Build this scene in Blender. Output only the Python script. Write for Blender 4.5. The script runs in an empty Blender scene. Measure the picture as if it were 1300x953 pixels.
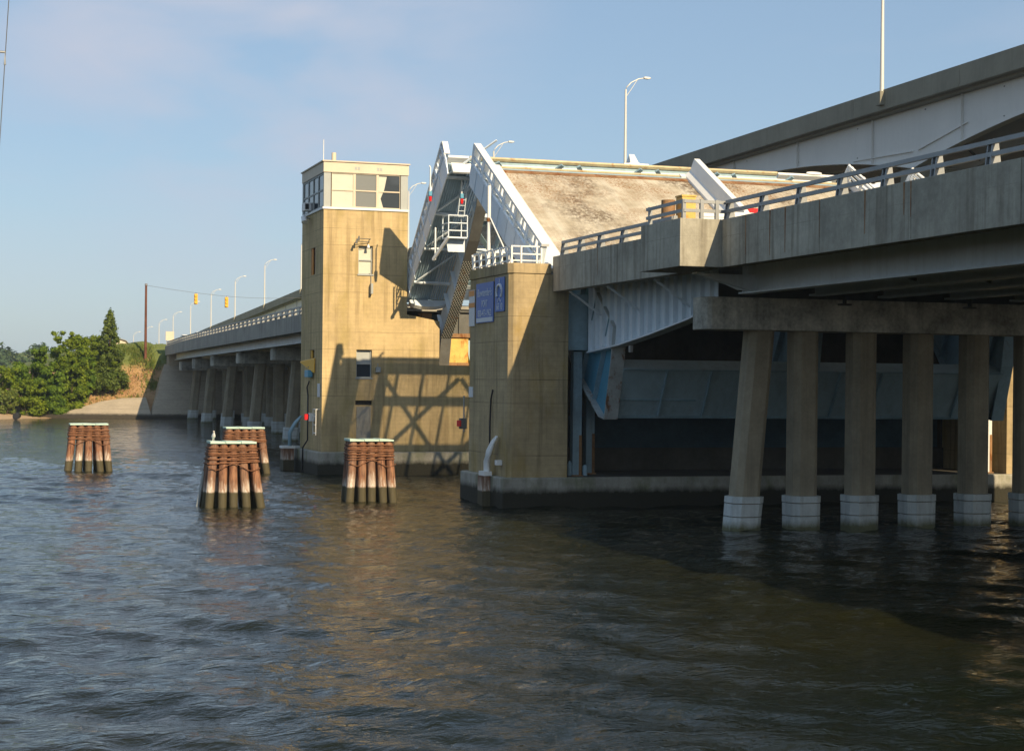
import bpy, math, random
import numpy as np
from mathutils import Vector, Matrix

R = math.radians
scn = bpy.context.scene
col = scn.collection

# ------------------------------------------------------------------ camera, world, sun, exposure
CAM_H = 4.5
FOC = 2200.0 / 1300.0
YAW = math.atan(705 / 2200.0)
cam = bpy.data.cameras.new('camera')
cam_o = bpy.data.objects.new('camera', cam)
col.objects.link(cam_o)
cam.sensor_width = 36.0
cam.lens = 36.0 * FOC
cam.shift_y = 10.0 / 1300.0
cam.clip_start = 0.2
cam.clip_end = 6000
cam_o.location = (0, 0, CAM_H)
cam_o.matrix_world = Matrix.Translation((0, 0, CAM_H)) @ Matrix.Rotation(-YAW, 4, 'Z') @ Matrix.Rotation(R(90), 4, 'X') @ Matrix.Rotation(0.010, 4, 'Z')
scn.camera = cam_o

SUN_DIR = Vector((2.85, -13.0, 8.0)).normalized()
SUN_EL = math.asin(SUN_DIR.z)
SUN_AZ = math.atan2(SUN_DIR.x, SUN_DIR.y)
world = bpy.data.worlds.new('World')
scn.world = world
world.use_nodes = True
wt = world.node_tree
wt.nodes.clear()
wo = wt.nodes.new('ShaderNodeOutputWorld')
bg = wt.nodes.new('ShaderNodeBackground')
bg.inputs['Strength'].default_value = 0.092
sky = wt.nodes.new('ShaderNodeTexSky')
sky.sky_type = 'NISHITA'
sky.sun_disc = False
sky.sun_elevation = SUN_EL
sky.sun_rotation = SUN_AZ
sky.air_density = 1.0
sky.dust_density = 0.9
sky.ozone_density = 2.4
tc = wt.nodes.new('ShaderNodeTexCoord')
mp = wt.nodes.new('ShaderNodeMapping')
mp.inputs['Scale'].default_value = (1.2, 1.2, 3.2)
mp.inputs['Location'].default_value = (0.35, 0.1, 0.2)
nz = wt.nodes.new('ShaderNodeTexNoise')
nz.inputs['Scale'].default_value = 3.0
nz.inputs['Detail'].default_value = 6
nz.inputs['Roughness'].default_value = 0.55
nz.inputs['Distortion'].default_value = 0.5
rp = wt.nodes.new('ShaderNodeValToRGB')
rp.color_ramp.elements[0].position = 0.47
rp.color_ramp.elements[0].color = (0, 0, 0, 1)
rp.color_ramp.elements[1].position = 0.72
rp.color_ramp.elements[1].color = (0.9, 0.9, 0.9, 1)
mx = wt.nodes.new('ShaderNodeMix')
mx.data_type = 'RGBA'
mx.inputs['B'].default_value = (6.2, 5.9, 6.6, 1)
wt.links.new(tc.outputs['Generated'], mp.inputs['Vector'])
wt.links.new(mp.outputs[0], nz.inputs['Vector'])
wt.links.new(nz.outputs['Fac'], rp.inputs['Fac'])
# soft cirrus patch high on the left
dp = wt.nodes.new('ShaderNodeVectorMath'); dp.operation = 'DOT_PRODUCT'
CL = (Matrix.Rotation(-YAW, 3, 'Z') @ Vector((-0.145, 1.0, 0.215))).normalized()
nrm = wt.nodes.new('ShaderNodeVectorMath'); nrm.operation = 'NORMALIZE'
wt.links.new(tc.outputs['Generated'], nrm.inputs[0]); wt.links.new(nrm.outputs[0], dp.inputs[0]); dp.inputs[1].default_value = CL
mr = wt.nodes.new('ShaderNodeMapRange'); mr.interpolation_type = 'SMOOTHSTEP'
mr.inputs['From Min'].default_value = 0.984; mr.inputs['From Max'].default_value = 0.9995
wt.links.new(dp.outputs['Value'], mr.inputs['Value'])
n2_ = wt.nodes.new('ShaderNodeTexNoise'); n2_.inputs['Scale'].default_value = 6.5; n2_.inputs['Detail'].default_value = 5; n2_.inputs['Distortion'].default_value = 0.3
wt.links.new(mp.outputs[0], n2_.inputs['Vector'])
m2_ = wt.nodes.new('ShaderNodeMapRange'); m2_.inputs['From Min'].default_value = 0.36; m2_.inputs['From Max'].default_value = 0.66; m2_.inputs['To Max'].default_value = 0.85
wt.links.new(n2_.outputs['Fac'], m2_.inputs['Value'])
mm = wt.nodes.new('ShaderNodeMath'); mm.operation = 'MULTIPLY'; wt.links.new(mr.outputs[0], mm.inputs[0]); wt.links.new(m2_.outputs[0], mm.inputs[1])
m3_ = wt.nodes.new('ShaderNodeMath'); m3_.operation = 'MULTIPLY_ADD'; m3_.inputs[1].default_value = 0.35
wt.links.new(rp.outputs['Color'], m3_.inputs[0]); wt.links.new(mm.outputs[0], m3_.inputs[2]); m3_.use_clamp = True
wt.links.new(m3_.outputs[0], mx.inputs['Factor'])
wt.links.new(sky.outputs['Color'], mx.inputs['A'])
veil = wt.nodes.new('ShaderNodeMix')      # thin high haze: pulls the clear sky towards a muted blue grey
veil.data_type = 'RGBA'
veil.inputs['Factor'].default_value = 0.5
veil.inputs['B'].default_value = (2.75, 3.8, 5.05, 1)
wt.links.new(mx.outputs['Result'], veil.inputs['A'])
wt.links.new(veil.outputs['Result'], bg.inputs['Color'])
wt.links.new(bg.outputs[0], wo.inputs['Surface'])

sun = bpy.data.lights.new('sun', 'SUN')
sun.energy = 4.7
sun.angle = R(0.5)
sun.color = (1.0, 0.80, 0.52)
sun_o = bpy.data.objects.new('sun', sun)
col.objects.link(sun_o)
sun_o.rotation_euler = (-SUN_DIR).to_track_quat('-Z', 'Y').to_euler()

vs = scn.view_settings
vs.view_transform = 'Standard'
vs.look = 'None'
vs.exposure = 0.42
vs.gamma = 1.0
vs.use_curve_mapping = False
scn.cycles.max_bounces = 6
scn.cycles.diffuse_bounces = 3
scn.cycles.glossy_bounces = 3
scn.cycles.volume_bounces = 1
scn.cycles.transparent_max_bounces = 6
scn.cycles.caustics_reflective = False
scn.cycles.caustics_refractive = False

# ------------------------------------------------------------------ materials
def newmat(name):
    m = bpy.data.materials.new(name)
    m.use_nodes = True
    nt = m.node_tree
    b = nt.nodes['Principled BSDF']
    return m, nt, b

def nd(nt, t, **kw):
    n = nt.nodes.new(t)
    for k, v in kw.items():
        setattr(n, k, v)
    return n

def math_n(nt, op, a, b=None, c=None):
    n = nt.nodes.new('ShaderNodeMath')
    n.operation = op
    for i, v in enumerate((a, b, c)):
        if v is None:
            continue
        if isinstance(v, (int, float)):
            n.inputs[i].default_value = v
        else:
            nt.links.new(v, n.inputs[i])
    return n.outputs[0]

def mixc(nt, fac, a, b, mode='MIX'):
    n = nt.nodes.new('ShaderNodeMix')
    n.data_type = 'RGBA'
    n.blend_type = mode
    for k, v in (('Factor', fac), ('A', a), ('B', b)):
        if isinstance(v, (int, float)):
            n.inputs[k].default_value = v
        elif isinstance(v, tuple):
            n.inputs[k].default_value = v if len(v) == 4 else (*v, 1)
        else:
            nt.links.new(v, n.inputs[k])
    return n.outputs['Result']

def noise(nt, vec, scale, detail=5, rough=0.55, dist=0.0):
    n = nt.nodes.new('ShaderNodeTexNoise')
    n.inputs['Scale'].default_value = scale
    n.inputs['Detail'].default_value = detail
    n.inputs['Roughness'].default_value = rough
    n.inputs['Distortion'].default_value = dist
    if vec is not None:
        nt.links.new(vec, n.inputs['Vector'])
    return n.outputs['Fac']

def ramp(nt, fac, lo, hi):
    n = nt.nodes.new('ShaderNodeMapRange')
    n.inputs['From Min'].default_value = lo
    n.inputs['From Max'].default_value = hi
    nt.links.new(fac, n.inputs['Value'])
    return n.outputs['Result']

def smap(nt, vec, sc, loc=(0, 0, 0)):
    n = nt.nodes.new('ShaderNodeMapping')
    n.inputs['Scale'].default_value = sc
    n.inputs['Location'].default_value = loc
    nt.links.new(vec, n.inputs['Vector'])
    return n.outputs[0]

def surf(name, base, rough=0.75, var=0.25, scale=0.8, streak=0.0, streak_col=(0.06, 0.05, 0.035), rust=0.0, rust_col=(0.20, 0.075, 0.02),
         joints=None, tide=None, moss=0.0, moss_col=(0.12, 0.12, 0.02), metal=0.0, bump=0.15, bscale=14.0, space='P', boards=0.0, grime=None, jw=0.018, spec=0.35):
    m, nt, b = newmat(name)
    if space == 'P':
        vec = nd(nt, 'ShaderNodeNewGeometry').outputs['Position']
    else:
        vec = nd(nt, 'ShaderNodeTexCoord').outputs['Object']
    sep = nd(nt, 'ShaderNodeSeparateXYZ')
    nt.links.new(vec, sep.inputs[0])
    z = sep.outputs['Z']
    base = np.array(base, float)
    lo = tuple(np.clip(base * (1 - var), 0, 1)); hi = tuple(np.clip(base * (1 + var * 0.7), 0, 1))
    n1 = noise(nt, vec, scale, 6, 0.6)
    n2 = noise(nt, vec, scale * 9, 4, 0.6)
    f = math_n(nt, 'ADD', math_n(nt, 'MULTIPLY', n1, 0.7), math_n(nt, 'MULTIPLY', n2, 0.3))
    c = mixc(nt, ramp(nt, f, 0.35, 0.65), lo, hi)
    if boards:
        bz = math_n(nt, 'FRACT', math_n(nt, 'MULTIPLY', z, 1 / 0.19))
        bf = math_n(nt, 'LESS_THAN', bz, 0.13)
        bn = noise(nt, smap(nt, vec, (0.6, 0.6, 5.3)), 1.0, 2)
        c = mixc(nt, math_n(nt, 'MULTIPLY', bf, boards), c, tuple(base * 0.62))
        c = mixc(nt, math_n(nt, 'MULTIPLY', ramp(nt, bn, 0.4, 0.62), boards * 0.6), c, tuple(base * 0.72))
    if streak:
        sn = noise(nt, smap(nt, vec, (2.6, 2.6, 0.13)), 1.3, 5, 0.65)
        sn2 = noise(nt, vec, 0.35, 3)
        sf = math_n(nt, 'MULTIPLY', ramp(nt, sn, 0.48, 0.72), ramp(nt, sn2, 0.3, 0.5))
        c = mixc(nt, math_n(nt, 'MULTIPLY', sf, streak), c, streak_col)
        sn3 = noise(nt, smap(nt, vec, (3.1, 3.1, 0.1), (7, 3, 1)), 1.7, 4, 0.6)
        c = mixc(nt, math_n(nt, 'MULTIPLY', ramp(nt, sn3, 0.6, 0.75), streak * 0.5), c, tuple(np.clip(base * 1.5, 0, 0.8)))
    if moss:
        mn = noise(nt, smap(nt, vec, (1, 1, 0.45), (3, 9, 2)), 0.9, 5, 0.6)
        c = mixc(nt, math_n(nt, 'MULTIPLY', ramp(nt, mn, 0.5, 0.66), moss), c, moss_col)
    if rust:
        rn = noise(nt, smap(nt, vec, (1, 1, 0.5), (5, 1, 4)), 2.2, 8, 0.7, 0.4)
        c = mixc(nt, math_n(nt, 'MULTIPLY', ramp(nt, rn, 0.63 - 0.16 * rust, 0.68 - 0.1 * rust), min(1, rust * 1.5)), c, rust_col)
    if joints:
        acc = None
        for zj in joints:
            e = math_n(nt, 'COMPARE', z, zj, jw)
            acc = e if acc is None else math_n(nt, 'ADD', acc, e)
        c = mixc(nt, math_n(nt, 'MULTIPLY', acc, math_n(nt, 'MULTIPLY', ramp(nt, n1, 0.36, 0.6), 0.6)), c, tuple(base * 0.25))
    if tide:
        zt, tcol, soft = tide
        tn = noise(nt, smap(nt, vec, (1, 1, 0.5)), 3.0, 5, 0.7)
        zz = math_n(nt, 'ADD', z, math_n(nt, 'MULTIPLY', math_n(nt, 'SUBTRACT', tn, 0.5), 0.35))
        tf = nd(nt, 'ShaderNodeMapRange')
        tf.inputs['From Min'].default_value = zt + soft
        tf.inputs['From Max'].default_value = zt - soft
        nt.links.new(zz, tf.inputs['Value'])
        c = mixc(nt, tf.outputs[0], c, mixc(nt, n2, tuple(np.array(tcol) * 0.6), tuple(np.array(tcol) * 1.6)))
    nt.links.new(c, b.inputs['Base Color'])
    rr = math_n(nt, 'ADD', math_n(nt, 'MULTIPLY', n2, 0.25), rough - 0.12)
    nt.links.new(rr, b.inputs['Roughness'])
    b.inputs['Metallic'].default_value = metal
    b.inputs['Specular IOR Level'].default_value = spec
    if bump:
        bn = nd(nt, 'ShaderNodeBump')
        bn.inputs['Strength'].default_value = bump
        bn.inputs['Distance'].default_value = 0.03
        nt.links.new(noise(nt, vec, bscale, 5, 0.6), bn.inputs['Height'])
        nt.links.new(bn.outputs[0], b.inputs['Normal'])
    return m

def plain(name, c, rough=0.6, metal=0.0, emit=None):
    m, nt, b = newmat(name)
    b.inputs['Base Color'].default_value = (*c, 1)
    b.inputs['Roughness'].default_value = rough
    b.inputs['Metallic'].default_value = metal
    return m

M = {}
ZJ = (11.88, 11.08, 9.67, 8.82, 6.9, 6.06, 4.65, 3.8)
M['tower'] = surf('tan_concrete', (0.56, 0.42, 0.215), 0.85, 0.24, 0.5, streak=0.75, streak_col=(0.22, 0.155, 0.07), joints=ZJ, jw=0.014, moss=0.3, moss_col=(0.26, 0.20, 0.02), boards=0.22, tide=(1.0, (0.10, 0.08, 0.05), 0.25), bump=0.2)
M['pier'] = surf('mossy_tan_concrete', (0.44, 0.34, 0.19), 0.85, 0.28, 0.6, streak=0.8, streak_col=(0.11, 0.09, 0.045), joints=(8.5, 6.95, 6.04, 4.64, 3.77, 1.87), moss=0.42, moss_col=(0.34, 0.22, 0.03), boards=0.22, bump=0.25)
M['plinth'] = surf('plinth_concrete', (0.38, 0.36, 0.30), 0.8, 0.25, 1.3, streak=0.3, moss=0.6, moss_col=(0.11, 0.13, 0.03), tide=(0.62, (0.028, 0.026, 0.016), 0.12), bump=0.5, bscale=9)
M['concrete'] = surf('grey_concrete', (0.35, 0.33, 0.28), 0.85, 0.22, 0.6, streak=0.55, streak_col=(0.09, 0.08, 0.065), rust=0.0, bump=0.3)
M['parapet'] = surf('parapet_concrete', (0.40, 0.375, 0.30), 0.85, 0.32, 0.7, streak=0.75, streak_col=(0.12, 0.095, 0.06), joints=(8.72,), jw=0.004, bump=0.3)
M['cap'] = surf('stained_cap_concrete', (0.52, 0.50, 0.43), 0.85, 0.55, 1.3, streak=0.5, streak_col=(0.10, 0.085, 0.07), bump=0.35)
M['column'] = surf('tan_column_concrete', (0.33, 0.28, 0.195), 0.85, 0.25, 0.9, streak=0.5, streak_col=(0.13, 0.11, 0.08), bump=0.15)
M['collar'] = surf('white_collar', (0.55, 0.58, 0.56), 0.6, 0.15, 1.6, streak=0.35, joints=None, rust=0.15, tide=(0.2, (0.12, 0.12, 0.06), 0.12), bump=0.1)
M['paint'] = surf('pale_blue_steel_paint', (0.74, 0.82, 0.88), 0.5, 0.1, 0.9, streak=0.22, streak_col=(0.3, 0.31, 0.31), rust=0.0, bump=0.05, spec=0.5)
M['highpaint'] = surf('warm_white_girder_paint', (0.70, 0.68, 0.63), 0.6, 0.05, 0.4, streak=0.08, streak_col=(0.3, 0.29, 0.27), bump=0.03)
M['highconc'] = surf('viaduct_parapet_concrete', (0.27, 0.25, 0.19), 0.85, 0.15, 0.4, streak=0.3, streak_col=(0.13, 0.12, 0.09), bump=0.2)
M['white'] = surf('white_paint', (0.80, 0.80, 0.77), 0.5, 0.06, 0.9, streak=0.12, streak_col=(0.5, 0.45, 0.4), rust=0.06, bump=0.04, spec=0.5)
M['blue'] = surf('blue_grey_steel_paint', (0.27, 0.40, 0.46), 0.55, 0.25, 0.8, streak=0.3, streak_col=(0.10, 0.08, 0.06), rust=0.16, bump=0.08, spec=0.5)
M['brightblue'] = surf('bright_blue_steel_paint', (0.10, 0.33, 0.48), 0.5, 0.15, 0.8, streak=0.15, streak_col=(0.06, 0.12, 0.16), rust=0.12, bump=0.05)
M['tealpale'] = surf('pale_teal_steel', (0.33, 0.45, 0.50), 0.55, 0.15, 0.5, streak=0.3, streak_col=(0.12, 0.14, 0.13), rust=0.1, bump=0.06)
M['rusty'] = surf('rusty_steel', (0.30, 0.17, 0.08), 0.8, 0.35, 2.0, rust=0.7, bump=0.4)
M['flange'] = surf('grey_flange_steel', (0.13, 0.13, 0.12), 0.7, 0.25, 1.2, rust=0.14, bump=0.15)
M['yellowrust'] = surf('yellow_weathered_metal', (0.66, 0.45, 0.12), 0.6, 0.25, 2.5, rust=0.62, rust_col=(0.45, 0.16, 0.02), bump=0.2)
M['palerust'] = surf('pale_rust_stained_steel', (0.42, 0.45, 0.44), 0.7, 0.2, 2.0, rust=0.6, bump=0.3)
M['tiprust'] = surf('rust_stained_cream_steel', (0.60, 0.50, 0.30), 0.7, 0.2, 2.0, rust=0.45, rust_col=(0.4, 0.2, 0.06), bump=0.2)
M['galv'] = surf('galvanised_rail_metal', (0.30, 0.31, 0.31), 0.5, 0.12, 2.0, metal=0.3, rust=0.04, bump=0.03)
M['pole'] = surf('pale_lamp_pole_metal', (0.66, 0.64, 0.58), 0.45, 0.05, 1.0, metal=0.2, bump=0)
M['dark'] = plain('dark_void_paint', (0.012, 0.014, 0.016), 0.8)
M['asphalt'] = surf('asphalt', (0.06, 0.06, 0.06), 0.9, 0.15, 2, bump=0.3)
M['black'] = plain('black_rubber', (0.015, 0.015, 0.017), 0.5)
M['red'] = plain('red_lamp_lens', (0.75, 0.02, 0.02), 0.3)
M['signblue'] = surf('blue_sign_paint', (0.075, 0.16, 0.46), 0.5, 0.12, 1.5, streak=0.2, streak_col=(0.2, 0.28, 0.5), bump=0)
M['signtext'] = plain('sign_lettering', (0.55, 0.60, 0.66), 0.5)
M['signwhite'] = plain('sign_white', (0.62, 0.64, 0.66), 0.5)
M['orange'] = plain('orange_sign_band', (0.75, 0.30, 0.06), 0.6)
M['siggold'] = plain('signal_yellow', (0.80, 0.42, 0.02), 0.5)
M['green'] = plain('highway_sign_green', (0.02, 0.36, 0.26), 0.5)
M['wood'] = surf('brown_pole_timber', (0.15, 0.055, 0.03), 0.85, 0.3, 1.5, streak=0.3, bump=0.2)
M['capgreen'] = surf('weathered_pale_green_cap', (0.50, 0.66, 0.56), 0.6, 0.1, 4, rust=0.03, bump=0.1)
M['cable'] = surf('rusted_cable', (0.20, 0.09, 0.045), 0.75, 0.4, 9, bump=0.3, bscale=40)
M['carwhite'] = plain('car_paint_white', (0.75, 0.75, 0.73), 0.25)
M['carglass'] = plain('car_glass', (0.03, 0.04, 0.05), 0.08)
M['floor'] = M['concrete']
M['shadedark'] = surf('shade_darkened_wall', (0.085, 0.082, 0.07), 0.9, 0.35, 0.7, streak=0.4, bump=0.3)  # base colour darkened to deepen the shade of inner surfaces; streaks are stains
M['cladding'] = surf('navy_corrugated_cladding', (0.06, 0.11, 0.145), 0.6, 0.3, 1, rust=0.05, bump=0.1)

def pile_mat():
    m, nt, b = newmat('timber_pile')
    g = nd(nt, 'ShaderNodeNewGeometry')
    vec = g.outputs['Position']
    sep = nd(nt, 'ShaderNodeSeparateXYZ'); nt.links.new(vec, sep.inputs[0])
    z = sep.outputs['Z']
    gr = noise(nt, smap(nt, vec, (9, 9, 0.7)), 1.6, 6, 0.7)
    c = mixc(nt, ramp(nt, gr, 0.38, 0.62), (0.085, 0.032, 0.016), (0.33, 0.145, 0.07))
    oi = nd(nt, 'ShaderNodeObjectInfo')
    c = mixc(nt, math_n(nt, 'MULTIPLY', oi.outputs['Random'], 0.55), c, mixc(nt, gr, (0.12, 0.07, 0.045), (0.30, 0.21, 0.15)))
    n3 = noise(nt, vec, 1.4, 3)
    c = mixc(nt, math_n(nt, 'MULTIPLY', ramp(nt, n3, 0.5, 0.7), 0.5), c, (0.36, 0.22, 0.13))
    wob = noise(nt, smap(nt, vec, (8, 8, 1.5)), 1.2, 4, 0.7)
    zz = math_n(nt, 'ADD', math_n(nt, 'SUBTRACT', z, math_n(nt, 'MULTIPLY', math_n(nt, 'SUBTRACT', oi.outputs['Random'], 0.5), 0.3)), math_n(nt, 'MULTIPLY', math_n(nt, 'SUBTRACT', wob, 0.5), 0.9))
    t1 = nd(nt, 'ShaderNodeMapRange'); t1.inputs['From Min'].default_value = 0.98; t1.inputs['From Max'].default_value = 0.55
    nt.links.new(zz, t1.inputs['Value'])
    c = mixc(nt, t1.outputs[0], c, mixc(nt, ramp(nt, gr, 0.42, 0.55), (0.34, 0.2, 0.13), (0.62, 0.56, 0.48)))
    z2 = math_n(nt, 'ADD', z, math_n(nt, 'MULTIPLY', math_n(nt, 'SUBTRACT', wob, 0.5), 0.12))
    t2 = nd(nt, 'ShaderNodeMapRange'); t2.inputs['From Min'].default_value = 0.56; t2.inputs['From Max'].default_value = 0.50
    nt.links.new(z2, t2.inputs['Value'])
    c = mixc(nt, t2.outputs[0], c, mixc(nt, gr, (0.03, 0.028, 0.012), (0.11, 0.09, 0.045)))
    nt.links.new(c, b.inputs['Base Color'])
    b.inputs['Roughness'].default_value = 0.8
    bn = nd(nt, 'ShaderNodeBump'); bn.inputs['Strength'].default_value = 0.6; bn.inputs['Distance'].default_value = 0.02
    nt.links.new(gr, bn.inputs['Height']); nt.links.new(bn.outputs[0], b.inputs['Normal'])
    return m
M['pile'] = pile_mat()

def deck_mat():
    m, nt, b = newmat('rusty_grating_deck')
    vec = nd(nt, 'ShaderNodeTexCoord').outputs['Object']
    sep = nd(nt, 'ShaderNodeSeparateXYZ'); nt.links.new(vec, sep.inputs[0])
    c = mixc(nt, ramp(nt, noise(nt, vec, 1.2, 6, 0.6), 0.35, 0.65), (0.52, 0.45, 0.34), (0.78, 0.72, 0.60))
    # longitudinal wheel lanes: paler, worn
    wv = math_n(nt, 'SINE', math_n(nt, 'MULTIPLY', sep.outputs['X'], 3.6))
    c = mixc(nt, math_n(nt, 'MULTIPLY', ramp(nt, wv, 0.72, 1.0), 0.55), c, (0.74, 0.70, 0.60))
    r1 = noise(nt, smap(nt, vec, (1.0, 1.0, 1), (4, 0, 0)), 0.33, 6, 0.6, 0.3)
    r2 = noise(nt, vec, 9.0, 6, 0.75)
    rf = math_n(nt, 'MULTIPLY', ramp(nt, r1, 0.46, 0.57), ramp(nt, r2, 0.44, 0.6))
    rf = math_n(nt, 'MULTIPLY', rf, math_n(nt, 'ADD', 0.35, math_n(nt, 'MULTIPLY', ramp(nt, sep.outputs['Y'], 3.0, 9.5), 0.6)))
    c = mixc(nt, rf, c, (0.34, 0.16, 0.05))
    d1 = noise(nt, smap(nt, vec, (1.0, 0.8, 1), (11, 5, 0)), 0.33, 5, 0.6)
    c = mixc(nt, math_n(nt, 'MULTIPLY', math_n(nt, 'MULTIPLY', ramp(nt, d1, 0.48, 0.62), ramp(nt, noise(nt, vec, 5.0, 6, 0.7), 0.4, 0.55)), 0.8), c, (0.13, 0.08, 0.045))
    nt.links.new(c, b.inputs['Base Color'])
    b.inputs['Roughness'].default_value = 0.8
    return m
M['deck'] = deck_mat()
def punched_mat():
    m, nt, b = newmat('punched_rack_steel')
    vec = nd(nt, 'ShaderNodeTexCoord').outputs['Object']
    sep = nd(nt, 'ShaderNodeSeparateXYZ'); nt.links.new(vec, sep.inputs[0])
    ax = math_n(nt, 'SINE', math_n(nt, 'MULTIPLY', sep.outputs['X'], 50)); ay = math_n(nt, 'SINE', math_n(nt, 'MULTIPLY', sep.outputs['Y'], 30))
    f = math_n(nt, 'GREATER_THAN', math_n(nt, 'MULTIPLY', ax, ay), 0.42)
    c = mixc(nt, f, (0.06, 0.065, 0.06), (0.85, 0.85, 0.75))
    c = mixc(nt, ramp(nt, noise(nt, vec, 3, 5), 0.55, 0.7), c, (0.2, 0.12, 0.05))
    nt.links.new(c, b.inputs['Base Color']); b.inputs['Roughness'].default_value = .7
    return m
M['punched'] = punched_mat()
M['soffit'] = surf('blue_ribbed_soffit', (0.42, 0.56, 0.66), 0.55, 0.15, 1.0, streak=0.1, bump=0.03)

def water_mat():
    m, nt, b = newmat('murky_river_water')
    vec = nd(nt, 'ShaderNodeNewGeometry').outputs['Position']
    c = mixc(nt, ramp(nt, noise(nt, vec, 0.08, 3), 0.4, 0.6), (0.007, 0.010, 0.005), (0.014, 0.0145, 0.005))
    nt.links.new(c, b.inputs['Base Color'])
    b.inputs['Roughness'].default_value = 0.04
    b.inputs['IOR'].default_value = 1.26
    v1 = smap(nt, vec, (1.0, 1.35, 1.0))
    h1 = noise(nt, v1, 1.7, 3, 0.5, 0.8)
    h2 = noise(nt, smap(nt, vec, (1.0, 1.7, 1.0), (9, 2, 0)), 4.6, 4, 0.6, 0.5)
    h = math_n(nt, 'ADD', math_n(nt, 'MULTIPLY', h1, 1.0), math_n(nt, 'ADD', math_n(nt, 'MULTIPLY', h2, 0.38), math_n(nt, 'MULTIPLY', noise(nt, vec, 13.0, 2, 0.5, 0.3), 0.06)))
    bn = nd(nt, 'ShaderNodeBump'); bn.inputs['Strength'].default_value = 1.0; bn.inputs['Distance'].default_value = 0.062
    nt.links.new(h, bn.inputs['Height']); nt.links.new(bn.outputs[0], b.inputs['Normal'])
    return m
M['water'] = water_mat()

def foliage(name, c1, c2, trans=0.25):
    m, nt, b = newmat(name)
    g = nd(nt, 'ShaderNodeNewGeometry')
    f = g.outputs['Random Per Island']
    n = noise(nt, g.outputs['Position'], 0.9, 3)
    ff = math_n(nt, 'ADD', math_n(nt, 'MULTIPLY', f, 0.5), math_n(nt, 'MULTIPLY', ramp(nt, n, 0.35, 0.65), 0.5))
    c = mixc(nt, ff, c1, c2)
    nt.links.new(c, b.inputs['Base Color'])
    b.inputs['Roughness'].default_value = 0.6
    b.inputs['Specular IOR Level'].default_value = 0.2
    tr = nd(nt, 'ShaderNodeBsdfTranslucent'); nt.links.new(c, tr.inputs['Color'])
    ms = nd(nt, 'ShaderNodeMixShader'); ms.inputs[0].default_value = trans
    nt.links.new(b.outputs[0], ms.inputs[1]); nt.links.new(tr.outputs[0], ms.inputs[2])
    nt.links.new(ms.outputs[0], nt.nodes['Material Output'].inputs['Surface'])
    return m
M['leaf'] = foliage('broad_leaf', (0.05, 0.11, 0.008), (0.30, 0.37, 0.03), 0.4)
M['leafdark'] = foliage('dark_leaf', (0.04, 0.10, 0.010), (0.22, 0.32, 0.03), 0.35)
M['needle'] = foliage('cedar_needle', (0.045, 0.09, 0.012), (0.17, 0.21, 0.04), 0.2)
M['farleaf'] = foliage('far_wood_leaf', (0.03, 0.06, 0.02), (0.07, 0.11, 0.035), 0.1)
M['weed'] = foliage('weed_leaf', (0.07, 0.12, 0.02), (0.22, 0.24, 0.05), 0.25)
M['drygrass'] = foliage('dry_grass', (0.30, 0.18, 0.07), (0.42, 0.30, 0.12), 0.2)
M['bark'] = surf('bark', (0.09, 0.065, 0.045), 0.9, 0.3, 3, bump=0.3)

def bank_mat():
    m, nt, b = newmat('embankment_soil')
    vec = nd(nt, 'ShaderNodeNewGeometry').outputs['Position']
    sep = nd(nt, 'ShaderNodeSeparateXYZ'); nt.links.new(vec, sep.inputs[0])
    c = mixc(nt, ramp(nt, noise(nt, vec, 0.35, 6, 0.65), 0.35, 0.65), (0.30, 0.16, 0.07), (0.50, 0.33, 0.16))
    c = mixc(nt, math_n(nt, 'MULTIPLY', ramp(nt, noise(nt, smap(nt, vec, (1, 1, 1), (5, 8, 1)), 0.5, 5, 0.7), 0.52, 0.62), 0.8), c, (0.12, 0.13, 0.03))
    zf = math_n(nt, 'ADD', sep.outputs['Z'], math_n(nt, 'MULTIPLY', noise(nt, vec, 0.6, 4), 1.6))
    c = mixc(nt, ramp(nt, zf, 6.4, 7.4), c, (0.13, 0.16, 0.035))
    c = mixc(nt, ramp(nt, sep.outputs['Z'], 0.9, 0.35), c, (0.42, 0.30, 0.18))
    nt.links.new(c, b.inputs['Base Color'])
    b.inputs['Roughness'].default_value = 0.95
    bn = nd(nt, 'ShaderNodeBump'); bn.inputs['Strength'].default_value = 0.8; bn.inputs['Distance'].default_value = 0.2
    nt.links.new(noise(nt, vec, 3.0, 6, 0.7), bn.inputs['Height']); nt.links.new(bn.outputs[0], b.inputs['Normal'])
    return m
M['bank'] = bank_mat()
M['revet'] = surf('slope_paving_concrete', (0.44, 0.37, 0.27), 0.9, 0.14, 0.5, streak=0.2, joints=(1.1, 2.2, 3.3, 4.4, 5.5), tide=(0.55, (0.05, 0.042, 0.03), 0.12), bump=0.3)
M['winglass'] = plain('window_glass', (0.05, 0.06, 0.07), 0.06)
M['reflectglass'] = plain('reflection_grey_glass', (0.20, 0.21, 0.20), 0.25)  # grey base colour stands in for the reflection in the middle cab pane
M['blind'] = surf('window_blind', (0.62, 0.60, 0.50), 0.8, 0.06, 1.5, bump=0)
M['cabpanel'] = surf('cream_panel', (0.66, 0.56, 0.42), 0.6, 0.06, 1.2, streak=0.12, bump=0.03)
M['cabgrey'] = surf('grey_cab_panel', (0.40, 0.42, 0.40), 0.6, 0.06, 1.2, bump=0.03)

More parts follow.
